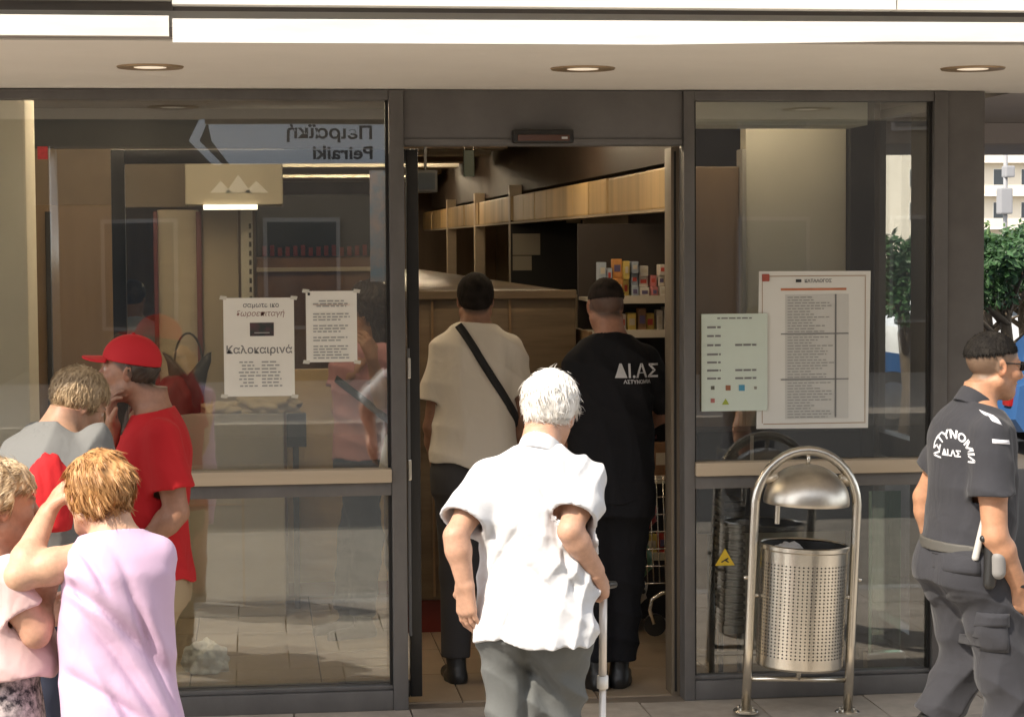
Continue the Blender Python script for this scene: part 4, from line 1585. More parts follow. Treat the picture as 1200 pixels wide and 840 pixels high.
# low dark cabinet and goods below the posters
cb = thing('low_cabinet', 'dark navy cabinet standing behind the lower right window', 'cabinet', (1.2, .7, 0))
MB().box(X0(818, .7), X0(1012, .7), .72, 1.0, .62, Z0(900, 505, .7), .01).build('carcass', mat('dark navy', (.015, .018, .032), .35), cb)
MB().box(X0(880, .7), X0(884, .7), .712, .7195, .64, Z0(900, 510, .7)).build('door_gap', M_taupe2, cb)
for xx in (832, 1000):
    MB().box(X0(xx, .72), X0(xx + 9, .72), .74, .78, 0, .618).build('leg', M_black, cb)
st = thing('basket_stack', 'tall stack of dark shopping baskets behind the lower right window', 'baskets', (X0(861, .40), .40, 0))
zz = .24
while zz < .80:
    MB().box(X0(848, .42), X0(874, .42), .42, .62, zz, zz + .022, .006).build('basket_rim', mat('dark grey rim', (.075, .07, .065), .5), st)
    MB().box(X0(850, .42), X0(872, .42), .43, .61, zz + .0225, zz + .0345, .003).build('basket_wall', M_black, st)
    zz += .036
MB().box(X0(846, .42), X0(877, .42), .41, .63, .2, .239, .006).build('stand_base', M_black, st)
for xx in (849, 871):
    MB().tube([(X0(xx, .42), .5, 0), (X0(xx, .42), .5, .2)], .012, 8).build('stand_leg', M_black, st)
rl = thing('barrier_rail', 'black barrier post and rail low behind the right window', 'barrier', (X0(834, .25), .25, 0))
MB().tube([(X0(834, .25), .25, .0), (X0(834, .25), .25, Z0(834, 664, .25))], .014, 10).build('post', M_black, rl, True)
MB().tube([(X0(834, .25) + .015, .25, Z0(834, 765, .25)), (X0(890, .25), .25, Z0(890, 765, .25))], .010, 8).build('rail', M_black, rl, True)
wt = thing('warning_sign', 'small yellow triangular warning sticker on the lower right pane', 'warning sign', (X0(848, -.008), -.008, Z0(848, 662)))
xa, xb, zb_, zt_ = X0(837.5), X0(860.5), Z0(848, 662), Z0(848, 642)
wt_y = -.0065
MB().prism([(xa, zb_), (xb, zb_), ((xa + xb) / 2, zt_)], wt_y - .001, wt_y).build('sticker', M_yellow, wt)
cxm = (xa + xb) / 2
MB().prism([(cxm - .018, zb_ + .017), (cxm + .012, zb_ + .034), (cxm + .018, zb_ + .030), (cxm + .008, zb_ + .024), (cxm + .02, zb_ + .013), (cxm + .012, zb_ + .013), (cxm, zb_ + .021), (cxm - .014, zb_ + .012)], wt_y - .002, wt_y - .0011).build('walking_figure', M_inkd, wt)
gp = thing('glass_panel', 'green edged glass panel standing low behind the right window', 'glass panel', (X0(1040, .3), .3, 0))
MB().box(X0(1022, .3), X0(1056, .3), .3, .308, .12, Z0(1040, 575, .3)).build('panel', glass_mat('green tinted glass', (.55, .75, .62), .10, 1.0), gp)
MB().box(X0(1019, .3), X0(1021.7, .3), .298, .310, .12, Z0(1040, 575, .3)).build('edge', mat('green glass edge', (.35, .50, .36), .2), gp)
MB().box(X0(1015, .3), X0(1060, .3), .27, .34, .0, .119, .006).build('shoe', M_steel, gp)
# ------------------------------------------------------------------ notices on the glass
def lines_of_print(name, parent, x0, x1, z, h, m, y, rr, words=(.012, .03)):
    b = MB()
    x = x0
    while x < x1 - .004:
        w = min(rr.uniform(*words), x1 - x)
        b.box(x, x + w, y - .0012, y, z, z + h)
        x += w + .006
    return b


def paper(label, x0, x1, z0, z1, y, m, name='notice', tilt=0.0):
    t = thing(name, label, 'notice', ((x0 + x1) / 2, y, z0))
    MB().box(x0, x1, y - .0015, y, z0, z1).build('sheet', m, t)
    return t


rr = random.Random(4)
YS = -.006
# left large white notice
x0, x1, z0, z1 = X0(263.5), X0(346), Z0(305, 464), Z0(305, 349)
t = paper('larger white notice with a dark picture, taped on the left window', x0, x1, z0, z1, YS, M_paper)
cx, wd, ht = (x0 + x1) / 2, x1 - x0, z1 - z0
yp = YS - .0022
lettering('heading', 'σαμωτε ικο', .029, cx + .01, yp, z1 - .040, M_ink, t, bold=.0004)
lettering('heading', 'δωροεπιταγή', .033, cx + .005, yp, z1 - .077, mat('dull red ink', (.30, .17, .15), .8), t, skew=.2)
MB().box(cx - .038, cx + .063, yp - .001, yp, z1 - .162, z1 - .105).build('picture', mat('dark print picture', (.035, .045, .045), .5, col2=(.10, .05, .06), vscale=25), t)
MB().box(cx - .020, cx + .045, yp - .002, yp - .0012, z1 - .150, z1 - .146).build('picture_line', M_inkl, t)
lettering('heading', 'Καλοκαιρινά', .046, cx, yp, z1 - .235, M_ink, t, bold=.0006)
b = MB()
z = z1 - .275
while z > z0 + .03:
    x = x0 + .06 + rr.uniform(0, .02)
    for a, c in ((x, cx - .01 + rr.uniform(-.02, .02)), (cx + .01, x1 - .05 + rr.uniform(-.03, 0))):
        q = lines_of_print('print', t, a, c, z, .006, M_inkl, yp, rr)
        b.add(q.v, q.f)
    z -= .0145
stuff(b.build('small_print', M_inkl, t))
# smaller notice
x0, x1, z0, z1 = X0(360), X0(419.5), Z0(390, 424), Z0(390, 341)
t = paper('smaller white notice with ruled text beside the mullion on the left window', x0, x1, z0, z1, YS, M_paper)
b = MB()
for z, h, a, c in ([(z1 - .045, .006, .055, .055), (z1 - .058, .007, .03, .03), (z1 - .067, .006, .045, .045)] + [(z1 - .10 - i * .0125, .0055, .03, .03 + (.04 if i in (2, 6, 9, 13) else rr.uniform(0, .012))) for i in range(16) if i not in (3, 7, 10)]):
    q = lines_of_print('print', t, x0 + a, x1 - c, z, h, M_inkl, yp, rr)
    b.add(q.v, q.f)
stuff(b.build('small_print', M_inkl, t))
MB().box(x0 + .008, x0 + .018, yp - .001, yp, z1 - .018, z1 - .006).build('pin_dot', M_inkd, t)
MB().box(x0 + .03, x1 - .03, yp - .0014, yp - .0012, z1 - .0585, z1 - .0575).build('red_rule', M_orange, t)

# right: the big framed table
x0, x1 = X0(888), X0(1019)
zA, zB = Z0(955, 502), Z0(955, 318)
bn = thing('notice', 'large white framed price table with red rule on the right window', 'notice', ((x0 + x1) / 2, YS, zA))
MB().prism([(x0 - .008, zA + .004), (x1 - .010, zA), (x1, zB), (x0 + .004, zB + .002)], YS - .004, YS).build('sheet', mat('cream paper', (.74, .735, .69), .6, var=.03), bn)
yp2 = YS - .0055
ins = .022
line = MB()
for (a, b_, c, d) in ((x0 + ins, x1 - ins, zB - ins, zB - ins + .004), (x0 + ins, x1 - ins, zA + ins, zA + ins + .004)):
    line.box(a, b_, yp2, yp2 + .001, c, d)
for a in (x0 + ins - .006, x1 - ins - .004):
    line.box(a, a + .003, yp2, yp2 + .001, zA + ins + .006, zB - ins - .002)
line.build('border_line', mat('tan border print', (.42, .30, .20), .7), bn)
MB().box(x0 + .016, x0 + .048, yp2 - .003, yp2 - .0005, zB - .042, zB - .010, .004).build('red_tape', M_inkr, bn)
cx = (x0 + x1) / 2
lettering('emblem_text', 'ΚΑΤΑΛΟΓΟΣ', .020, cx + .015, yp2, zB - .048, M_ink, bn, bold=.0006)
MB().box(cx - .085, cx - .06, yp2, yp2 + .001, zB - .047, zB - .034).build('emblem', M_inkd, bn)
MB().box(x0 + .10, x1 - .11, yp2, yp2 + .001, zB - .083, zB - .073).build('red_rule', M_orange, bn)
MB().box(x0 + .12, x1 - .10, yp2, yp2 + .001, zA + .045, zB - .10).build('table_ground', mat('grey table ground', (.60, .595, .56), .7), bn)
for zz in (.215, .415):
    MB().box(x0 + .10, x1 - .10, yp2 - .002, yp2 - .001, zB - .06 - zz, zB - .055 - zz).build('table_rule', M_ink, bn)
MB().box(x1 - .162, x1 - .155, yp2 - .0024, yp2 - .001, zA + .05, zB - .10).build('price_column', M_ink, bn)
b = MB()
z = zB - .115
while z > zA + .05:
    q = lines_of_print('p', bn, x0 + .13, x0 + .13 + rr.uniform(.09, .21), z, .0045, M_inkl, yp2 - .0012, rr)
    b.add(q.v, q.f)
    z -= .0125
stuff(b.build('small_print', M_inkl, bn))
# right: the pale green sheet overlapping it
x0, x1 = X0(821), X0(898)
zA, zB = Z0(860, 481), Z0(860, 367.5)
YG = YS - .012
gn = paper('pale green opening hours sheet with small coloured symbols on the right window', x0, x1, zA, zB, YG, M_paperg)
yp3 = YG - .003
b = MB()
for i, z in enumerate((.022, .062, .10, .14, .18, .215, .25, .285)):
    if i == 0:
        q = lines_of_print('p', gn, x0 + .07, x1 - .07, zB - z, .006, M_ink, yp3, rr)
        b.add(q.v, q.f)
        continue
    q = lines_of_print('p', gn, x0 + .025, x0 + .085, zB - z, .008, M_ink, yp3, rr, (.02, .05))
    b.add(q.v, q.f)
    if i in (3, 6, 7):
        q = lines_of_print('p', gn, x0 + .15, x1 - .05, zB - z, .008, M_ink, yp3, rr, (.03, .04))
        b.add(q.v, q.f)
stuff(b.build('small_print', M_ink, gn))
for (px, py, cc, s_) in ((834, 454, (.12, .12, .10), .016), (852, 454, (.30, .12, .06), .022), (868, 454, (.08, .30, .45), .026), (884, 454, (.25, .24, .2), .012), (834, 469, (.45, .16, .14), .018), (849, 470, (.35, .42, .05), .026)):
    nm = 'symbol colour %d%d' % (px, py)
    xx, zz = X0(px), Z0(px, py)
    if px == 849:
        MB().prism([(xx - s_ / 1.6, zz - s_ / 2), (xx + s_ / 1.6, zz - s_ / 2), (xx, zz + s_ / 2)], yp3 - .001, yp3).build('symbol', mat(nm, cc, .6), gn)
    else:
        MB().box(xx - s_ / 2, xx + s_ / 2, yp3 - .001, yp3, zz - s_ / 2, zz + s_ / 2).build('symbol', mat(nm, cc, .6), gn)
M_tape = mat('clear tape', (.62, .60, .52), .25)
for nt_, (pa, pb, qa, qb) in ((bpy.data.objects['notice'], (263.5, 346, 349, 464)), (bpy.data.objects['notice.001'], (360, 419.5, 341, 424))):
    for k, (px, py) in enumerate(((pa, qa), (pb, qa), (pa, qb), (pb, qb))):
        x_, z_ = X0(px), Z0(px, py)
        MB().prism([(x_ - .016, z_ - .006), (x_ + .012, z_ - .009), (x_ + .016, z_ + .006), (x_ - .012, z_ + .009)], YS - .0032, YS - .0025).build('tape', M_tape, nt_)
# small red sticker in the top left corner of the left window
tag(MB().box(X0(50), X0(62), YS - .001, YS, Z0(56, 187), Z0(56, 172), .0).build('sticker', mat('red sticker', (.50, .05, .05), .5, var=.3, vscale=60), None, False, (X0(56), YS, Z0(56, 187))), 'small red sticker in the top left of the left window', 'sticker')

# ------------------------------------------------------------------ litter bin
BX, BY = X0(934, -.36), -.36
bin_ = thing('litter_bin', 'stainless litter bin with domed lid hung in an arched tube frame', 'litter bin', (BX, BY, 0))
XF = Matrix.Translation((BX, BY, 0)) @ Matrix.Rotation(math.radians(2.6), 4, 'Y')
hw = .222
path = [(-hw, 0, .0), (-hw, 0, .30), (-hw, 0, .60), (-hw, 0, .84)]
path += [(-hw * math.cos(a), 0, .875 + .245 * math.sin(a)) for a in np.linspace(.10, PI - .10, 19)]
path += [(hw, 0, .84), (hw, 0, .60), (hw, 0, .30), (hw, 0, .0)]
bp = lambda b, n, m, s='auto': b.build(n, m, bin_, s, None, XF)
bp(MB().tube(path, .0205, 16), 'arch_frame', M_steel, True)
bp(MB().tube([(-hw, 0, .145), (hw, 0, .145)], .011, 12), 'cross_bar', M_steel, True)
bp(MB().tube([(0, 0, .145), (0, 0, .215)], .012, 10), 'support_stub', M_steel, True)
for q in (-1, 1):
    bp(MB().lathe([(0, .014), (.05, .014), (.055, .008), (.055, .002)], (q * hw, 0, 0), 24), 'base_flange', M_steel)
    for a in (.6, 2.2, 3.8, 5.4):
        bp(MB().lathe([(0, .024), (.007, .024), (.007, .014)], (q * hw + .040 * math.cos(a), .040 * math.sin(a), 0), 8), 'bolt', M_steel)
    bp(MB().tube([(q * hw, 0, .50), (q * .188, 0, .50)], .010, 10), 'pivot', M_steel, True)
    bp(MB().tube([(q * (hw + .02), 0, .575), (q * (hw + .034), 0, .575)], .009, 10), 'lock_knob', M_steel, True)
    p0, p1 = Vector((q * .178, 0, .985)), Vector((q * .135, -.03, 1.015))
    bp(MB().tube([p0, p1], .015, 10), 'lid_lug', mat('lug steel', (.62, .54, .42), .4, metal=.7), True)
R_ = .184
bp(MB().lathe([(0, .205), (R_ - .008, .205), (R_, .215), (R_, .70), (R_ + .006, .706), (R_ + .006, .722), (R_ - .002, .726), (R_ - .006, .720), (R_ - .004, .714)], (0, 0, 0), 64), 'drum', M_steel)
bp(MB().lathe([(R_ - .0045, .715), (R_ - .007, .70), (R_ - .007, .24), (0, .24)], (0, 0, 0), 48), 'inner_shade', mat('dark drum inside', (.02, .018, .016), .6))  # near-black inner wall; the darkness inside the drum is put into its colour
bp(MB().lathe([(.1775, .900), (.1795, .894), (.1815, .900)] + [(.1815 * math.cos(a), .905 + .158 * math.sin(a)) for a in np.linspace(.03, PI / 2 - .02, 18)], (0, 0, 0), 56), 'domed_lid', M_steeld)
bp(MB().tube([(0, 0, 1.06), (0, 0, 1.105)], .009, 10), 'lid_stem', M_steel, True)
bp(MB().lathe([(0.0, .80), (.012, .80), (.012, .895)], (-.11, .05, 0), 12), 'lid_strut', M_steel)
hole = MB()
n_h = 62
for j in range(27):
    z = .262 + j * .0148
    for i in range(n_h):
        a = 2 * PI * i / n_h
        ca, sa = math.cos(a), math.sin(a)
        r = R_ + .0008
        pts = []
        for k in range(6):
            b_ = 2 * PI * k / 6
            u, w = .0037 * math.cos(b_), .0037 * math.sin(b_)
            pts.append((r * ca - u * sa, r * sa + u * ca, z + w))
        hole.add(pts, [tuple(range(6))])
stuff(bp(hole, 'perforation', mat('hole shadow', (.035, .03, .025), .8), False))
w_ = crumple('plastic_bag', 'grey white bag of rubbish showing in the mouth of the litter bin', (BX - .04, BY - .02, .68), (.07, .07, .05), mat('rubbish film', (.50, .48, .46), .5, bump=.5, bscale=40, dist=.02), 21, 'bag', .3)

# ------------------------------------------------------------------ street sign and buildings across the street (seen mirrored in the panes)
SGY = -19.5
sg = thing('direction_sign', 'overhead direction sign reading Πειραϊκή Peiraiki, mirrored in the left window', 'sign', (-1, SGY, 0))


def vy(px, py):                      # a mirrored point of the window, put back at the sign
    p = at(px, py, -SGY)
    return float(p[0]), float(p[2])


xL, zT = vy(38, 136)
_, zBm = vy(38, 171)
xR, _ = vy(640, 136)
_, zB2 = vy(225, 193)
xv0, xv1 = vy(222, 170)[0], vy(250, 170)[0]
M_sgn = mat('dark sign sheet', (.016, .022, .022), .5)
M_sgw = mat('white sign sheet', (.82, .85, .88), .5)
MB().box(xL, xR, SGY - .06, SGY, zBm, zT + .02, .004).build('board', M_sgn, sg)
zm = (zT + zB2) / 2
yq = SGY + .003
MB().prism([(vy(240, 150)[0] + .03, zT), (xR - .05, zT), (xR - .05, zB2), (vy(268, 192)[0] + .02, zB2), (vy(250, 165)[0] - .02, zm)], yq, yq + .006).build('white_panel', M_sgw, sg)
MB().prism([(vy(236, 140)[0], zT), (vy(246, 140)[0], zT), (vy(234, 165)[0], zm), (vy(262, 192)[0], zB2), (vy(250, 192)[0], zB2), (vy(221, 165)[0], zm)], yq, yq + .006).build('chevron', M_sgw, sg)
xt, zt1 = vy(438, 163)
_, zt2 = vy(438, 187)
yq2 = yq + .0085
for s_, z_ in (('Πειραϊκή', zt1), ('Peiraiki', zt2)):
    v, f = text_geo(s_, .245, 'LEFT', .006)
    link('place_name', [(xt - q[0] * 1.16, yq2, z_ + q[1]) for q in v], f, M_inkd, sg, fixn=False)
for px_ in (xL + .25, xR - .2):
    MB().tube([(px_, SGY - .12, -.14), (px_, SGY - .12, zT)], .07, 12).build('sign_post', M_steel, sg, True)


def building(label, x0, x1, y0, y1, hgt, nx, nz, m, face, z0=0.0, shut=None, skip=0, bal=True):
    t = thing('apartment_building', label, 'building', ((x0 + x1) / 2, (y0 + y1) / 2, z0))
    MB().box(x0, x1, y0, y1, z0 - .5, z0 + hgt).build('wall', m, t)
    MB().box(x0 - .3, x1 + .3, y0 - .3, y1 + .3, z0 + hgt + .002, z0 + hgt + .4).build('roof_edge', M_white, t)
    fy, s_ = (y0, -1) if face == 'front' else (y1, 1)
    dx, dz = (x1 - x0) / nx, hgt / nz
    wp = None
    for j in range(nz):
        for i in range(nx):
            cx_, cz_ = x0 + (i + .5) * dx, z0 + (j + .52) * dz
            if wp is None:
                w, h = dx * .42, dz * .52
                a = MB().box(-w / 2 - .06, w / 2 + .06, -.06, .06, -h / 2 - .06, h / 2 + .06).build('window', M_white if face == 'front' else M_grey, None)
                a.location = (0, 0, 0)
                wp = MB()
                c = MB().box(-w / 2, w / 2, -.085, .085, -h / 2, h / 2)
                p_ = c.build('pane', M_pane if shut is None else shut, None)
                p_.parent = a
                win, pan = a, p_
                p_.location = (0, 0, 0)
            else:
                win = win.copy()
                COL.objects.link(win)
                pan = pan.copy()
                COL.objects.link(pan)
                pan.parent = win
            win.parent = t
            win.location = Vector((cx_, fy + s_ * .0, cz_)) - t.location
        if bal and j > 0:
            MB().box(x0 + dx * .6, x1 - dx * .6, min(fy, fy + s_ * 1.3), max(fy, fy + s_ * 1.3), z0 + j * dz - .1, z0 + j * dz + .08).build('balcony_slab', M_white, t)
            MB().box(x0 + dx * .6, x1 - dx * .6, min(fy + s_ * 1.24, fy + s_ * 1.3), max(fy + s_ * 1.24, fy + s_ * 1.3), z0 + j * dz + .081, z0 + j * dz + .95).build('balcony_rail', m, t)
    return t


# opposite side of the street
M_opp = mat('ochre apartment render', (.17, .13, .09), .85, var=.3, vscale=.25)
building('cream apartment block across the street, mirrored in the shop panes', -22, -5, -34, -23, 13, 7, 4, M_opp, 'back', bal=False)
building('grey apartment block across the street, mirrored beside the cream one', -4, 13, -35, -23, 12, 7, 4, mat('umber apartment render', (.15, .12, .095), .85, var=.3, vscale=.25), 'back', bal=False)
building('tall cream apartment block across the street at its right end', 14, 30, -34, -24, 14, 6, 5, M_stone, 'back')
# far end of the side street
building('distant cream apartment block with balconies beyond the trees', 60, 82, 185, 200, 22, 8, 7, M_stone, 'front', 0)
building('distant pale apartment block with green shutters beyond the trees', 82.5, 108, 190, 205, 19, 9, 6, mat('pale ochre render', (.60, .55, .42), .85), 'front', 0, shut=M_shut)


def crown(b, c, r, n, rg, size, flat=.8):
    """leaf-sized faces in clumps through the crown's volume"""
    cl = []
    for _ in range(26):
        d = Vector((rg.gauss(0, 1), rg.gauss(0, 1), rg.gauss(0, .8))).normalized()
        rad = rg.uniform(.35, .95)
        cl.append((Vector((c[0] + d.x * r[0] * rad, c[1] + d.y * r[1] * rad, c[2] + d.z * r[2] * rad)), rg.uniform(.2, .38)))
    for _ in range(n):
        q, s_ = cl[rg.randrange(len(cl))]
        d = Vector((rg.gauss(0, 1), rg.gauss(0, 1), rg.gauss(0, 1))).normalized() * (rg.random() ** .4)
        p = q + Vector((d.x * r[0] * s_, d.y * r[1] * s_, d.z * r[2] * s_))
        a = Vector((rg.gauss(0, 1), rg.gauss(0, 1), rg.gauss(-.3, .7))).normalized()
        e = a.orthogonal().normalized()
        e = (e * rg.uniform(.4, 1) + a.cross(e) * rg.uniform(-1, 1)).normalized()
        l = size * rg.uniform(.6, 1.3)
        mid = p + a * l * .5 + a.cross(e) * l * .08
        b.add([p, mid + e * l * .26, p + a * l, mid - e * l * .26], [(0, 1, 2, 3)])


def tree(label, x, y, h, r, n, seed, m=None, size=.10, z0=0.0, low=.45):
    rg = random.Random(seed)
    t = thing('street_tree', label, 'tree', (x, y, z0))
    b = MB()
    pts = [(x, y, z0), (x + .03, y, z0 + h * .25), (x - .02, y + .03, z0 + h * .5), (x + .02, y, z0 + h * .8)]
    b.tube(pts, [.085, .07, .06, .02], 9)
    for k in range(8):
        a = k * 2 * PI / 8 + rg.uniform(-.3, .3)
        zb = z0 + h * rg.uniform(.38, .6)
        e = (x + math.cos(a) * r * .75, y + math.sin(a) * r * .75, zb + h * rg.uniform(.12, .3))
        mid = ((x + e[0]) / 2 + rg.uniform(-.05, .05), (y + e[1]) / 2, (zb + e[2]) / 2 + .06)
        b.tube([(x, y, zb), mid, e], [.035, .025, .008], 6)
    b.build('trunk', M_bark, t, True)
    c = MB()
    crown(c, (x, y, z0 + h * (1 + low) / 2), (r, r, h * (1 - low) / 2), n, rg, size)
    c.build('crown', m or M_leaf, t)
    return t


def side(px, Y):
    return float(at(px, 400, Y)[0])


tree('dark green citrus tree just past the shop corner', side(1182, 12.0), 12.0, 2.26, 1.0, 5600, 2, low=.60)
tree('second dark green citrus tree further along the side street', side(1160, 15.0), 15.0, 2.15, 1.05, 4600, 5, low=.58)
tree('dark bushy tree showing through the side glass of the shop', side(1062, 11.5), 11.5, 2.15, .62, 3600, 7, low=.50)
tree('lighter green tree beyond the citrus trees', side(1200, 17.0), 17.0, 2.15, 1.2, 3600, 9, M_leaf2, low=.52, size=.14)
tree('thin tall tree with bare limbs behind the citrus trees', side(1160, 26.0), 26.0, 2.5, .5, 260, 12, M_leaf2, low=.55, size=.12)
# far street lamp / signal post
M_post = mat('hazed post grey', (.26, .26, .27), .6)  # dark post paled; distance haze is painted into this grey
sp = thing('street_lamp', 'slim dark street post with boxes in front of the distant buildings', 'street lamp', (side(1177, 30), 30, 0))
xx = side(1177, 30)
MB().tube([(xx, 30, 0), (xx, 30, 4.2)], [.05, .04], 10).build('post', M_post, sp, True)
MB().box(xx - .15, xx + .10, 29.85, 30.1, 2.5, 3.0, .03).build('signal_box', M_post, sp)
MB().box(xx - .05, xx + .14, 29.85, 30.1, 3.2, 3.42, .03).build('sign_plate', M_post, sp)


def car(label, loc, yaw, L_, Wd_, H_, paint, van=False):
    """body with wheel arches, glazing, wheels, lamps"""
    t = thing('parked_car', label, 'van' if van else 'car', loc)
    XFc = Matrix.Translation(loc) @ Matrix.Rotation(yaw, 4, 'Z')
    if van:
        prof = [(-.5, .22), (-.5, .60), (-.485, .66), (-.44, .98), (-.40, 1.0), (.30, 1.0), (.345, .97), (.43, .62), (.49, .54), (.5, .30), (.49, .2)]
    else:
        prof = [(-.5, .30), (-.49, .56), (-.40, .66), (-.32, .96), (-.25, 1.0), (.05, 1.0), (.12, .96), (.24, .66), (.44, .58), (.49, .50), (.5, .24), (.48, .17), (-.48, .2)]
    bm = bmesh.new()
    rows = []
    for s_ in (-1, -.93, .93, 1):
        row = []
        for (u, z) in prof:
            top = max(0, (z - .6) / .4)
            ww = (Wd_ / 2) * (1 - .20 * top) * (s_ if abs(s_) < 1 else s_)
            zz = z * H_ if abs(s_) < 1 else (z * H_ * .985 + .01)
            row.append(bm.verts.new((u * L_ * (1 if abs(s_) < 1 else .985), ww, zz)))
        rows.append(row)
    for a, b_ in zip(rows[:-1], rows[1:]):
        for i in range(len(prof)):
            j = (i + 1) % len(prof)
            bm.faces.new((a[i], a[j], b_[j], b_[i]))
    bm.faces.new(rows[0][::-1])
    bm.faces.new(rows[-1])
    bmesh.ops.recalc_face_normals(bm, faces=bm.faces[:])
    b = MB().bm(bm)
    P = lambda bb, n, m, s='auto': bb.build(n, m, t, s, None, XFc)
    P(b, 'body', paint)
    for s_ in (-1, 1):
        for u in (-.31, .31):
            w = MB().tube([(u * L_, s_ * (Wd_ / 2 - .18), .31), (u * L_, s_ * (Wd_ / 2 + .012), .31)], .31, 28)
            wo = P(w, 'wheel', M_black)
            rm = MB().tube([(u * L_, s_ * (Wd_ / 2 + .013), .31), (u * L_, s_ * (Wd_ / 2 + .022), .31)], .20, 20)
            r_ = rm.build('rim', M_steel, wo, 'auto', None, XFc)
        # side glass in panes
        spans = ((-.36, -.14), (-.13, .08), (.09, .28)) if van else ((-.29, -.10), (-.09, .11))
        for a, c in spans:
            z0_, z1_ = .66 * H_, .93 * H_
            y0_ = s_ * (Wd_ / 2) * (1 - .20 * .15) + s_ * .006
            y1_ = s_ * (Wd_ / 2) * (1 - .20 * .82) + s_ * .006
            sl = .03 if c > .2 or (not van and c > .1) else 0
            g_ = MB()
            g_.add([(a * L_, y0_, z0_), (c * L_, y0_, z0_), ((c - sl) * L_, y1_, z1_), ((a + (.02 if a < -.25 else 0)) * L_, y1_, z1_)], [(0, 1, 2, 3)])
            P(g_, 'window', M_pane, False)
        lh = MB().box(.470 * L_, .497 * L_, min(s_ * Wd_ * .30, s_ * Wd_ * .46), max(s_ * Wd_ * .30, s_ * Wd_ * .46), .42 * H_, .51 * H_, .02)
        P(lh, 'headlight', mat('headlight glass', (.7, .72, .74), .15))
        tl = MB().box(-.503 * L_, -.480 * L_, min(s_ * Wd_ * .36, s_ * Wd_ * .47), max(s_ * Wd_ * .36, s_ * Wd_ * .47), .40 * H_, .56 * H_, .02)
        P(tl, 'tail_light', mat('tail light', (.4, .02, .02), .2))
        mr_ = MB().box(.17 * L_, .20 * L_, min(s_ * Wd_ * .5, s_ * Wd_ * .60), max(s_ * Wd_ * .5, s_ * Wd_ * .60), .63 * H_, .70 * H_, .02)
        P(mr_, 'wing_mirror', paint)
        hd = MB().box(-.02 * L_, .02 * L_, min(s_ * Wd_ * .5, s_ * Wd_ * .512), max(s_ * Wd_ * .5, s_ * Wd_ * .512), .55 * H_, .575 * H_, .004)
        P(hd, 'door_handle', M_black)
    return t


M_blue = mat('blue car paint', (.03, .10, .26), .3, coat=.6)
M_wcar = mat('white car paint', (.72, .72, .72), .3, coat=.6)
M_silver = mat('silver car paint', (.45, .46, .48), .3, metal=.5, coat=.5)
car('blue car parked across the side street behind the walking policeman', (side(1184, 9.6) + 2.1, 10.4, 0), 0, 4.2, 1.72, 1.18, M_blue)
car('blue hatchback parked on the side street, glimpsed through the side glass', (side(1072, 12.5) - 1.3, 13.4, 0), .05, 3.4, 1.65, 1.3, M_blue)
car('white car parked beyond the citrus trees', (side(1176, 20) + .2, 20.0, 0), 0.15, 4.2, 1.74, 1.45, M_wcar)
car('second white car parked further down the side street', (side(1185, 27) + 1.0, 27.0, 0), 0.1, 4.3, 1.74, 1.5, M_wcar)
# ------------------------------------------------------------------ people
M_hair = mat('hair', (.2, .15, .1), .5, attr=True, spec=.45)
M_hairs = mat('cropped dark hair', (.02, .015, .012), .8, attr=True, spec=.12, bump=.5, bscale=260, dist=.004)
M_hairw = mat('white hair', (.75, .72, .68), .55, attr=True)


def hcut(*a):
    """hair removal in head coordinates: (kind, values)"""
    out_ = []
    for k, *v in a:
        if k == 'front':           # bare face below the hair line: y > v0 and z < v1
            out_.append(lambda q, v=v: np.minimum(q[:, 1] - v[0], v[1] - q[:, 2]))
        elif k == 'nape':
            out_.append(lambda q, v=v: v[0] - q[:, 2] + .25 * (q[:, 1] + .08))
        elif k == 'side':          # around the ears
            out_.append(lambda q, v=v: np.minimum(np.minimum(q[:, 1] - v[0], v[1] - q[:, 2]), 1))
        elif k == 'above':         # keep only above a plane rising to the front
            out_.append(lambda q, v=v: v[0] + v[1] * q[:, 1] - q[:, 2])
    return out_


def P3(px, py, Y):
    return at(px, py, Y)


WV = 1.0


def valley(q, x0, z0, ang, w, dep, ln):
    w = w * WV
    u = (q[:, 0] - x0) * math.cos(ang) + (q[:, 2] - z0) * math.sin(ang)      # along
    v_ = -(q[:, 0] - x0) * math.sin(ang) + (q[:, 2] - z0) * math.cos(ang)     # across
    v_ = v_ + .012 * np.sin(u * 9 + x0 * 30)
    return .62 * dep * (1.5 * np.exp(-(v_ / (w * .8)) ** 2) - .5 * np.exp(-((v_ - w * 2.0) / (w * 1.6)) ** 2)) * np.exp(-(u / ln) ** 4)


# ---- 1 old man in white, walking to the door with a stick
Y = -2.5
M_wshirt = mat('white cotton', (.60, .60, .61), .85, bump=.25, bscale=45, dist=.006, sheen=.1, crease=0.30)
M_gtr = mat('grey trousers', (.125, .13, .125), .9, bump=.2, bscale=160, dist=.003, var=.06, vscale=20, crease=0.30)
p = Person('white haired old man in white short sleeved shirt and grey trousers, leaning on a stick', (P3(628, 740, Y)[0], Y, 0),
           P3(627, 722, Y - .02), P3(632, 528, Y + .09), P3(645, 480, Y + .15), 12, 26, -14, 4, MALE, .95, 1.0, (.50, .285, .19), stoop=.035, belly=.04, shw=.163)
p.arm(-1, P3(534, 628, Y - .06), P3(545, 684, Y - .07), hand=dict(d=P3(549, 740, Y - .05) - P3(545, 684, Y - .07), palm=(.8, .6, 0), thumb=(.6, .7, .0), curl=.28, s=1.05), r=(.050, .040, .029))
p.arm(1, P3(668, 622, Y - .13), P3(698, 668, Y - .07), hand=dict(d=P3(712, 694, Y + .0) - P3(697, 664, Y - .07), palm=(-.85, .35, -.35), thumb=(-.2, 1, .3), curl=1.05, thumb_curl=.8, s=1.1), r=(.050, .040, .030))
zk = .44
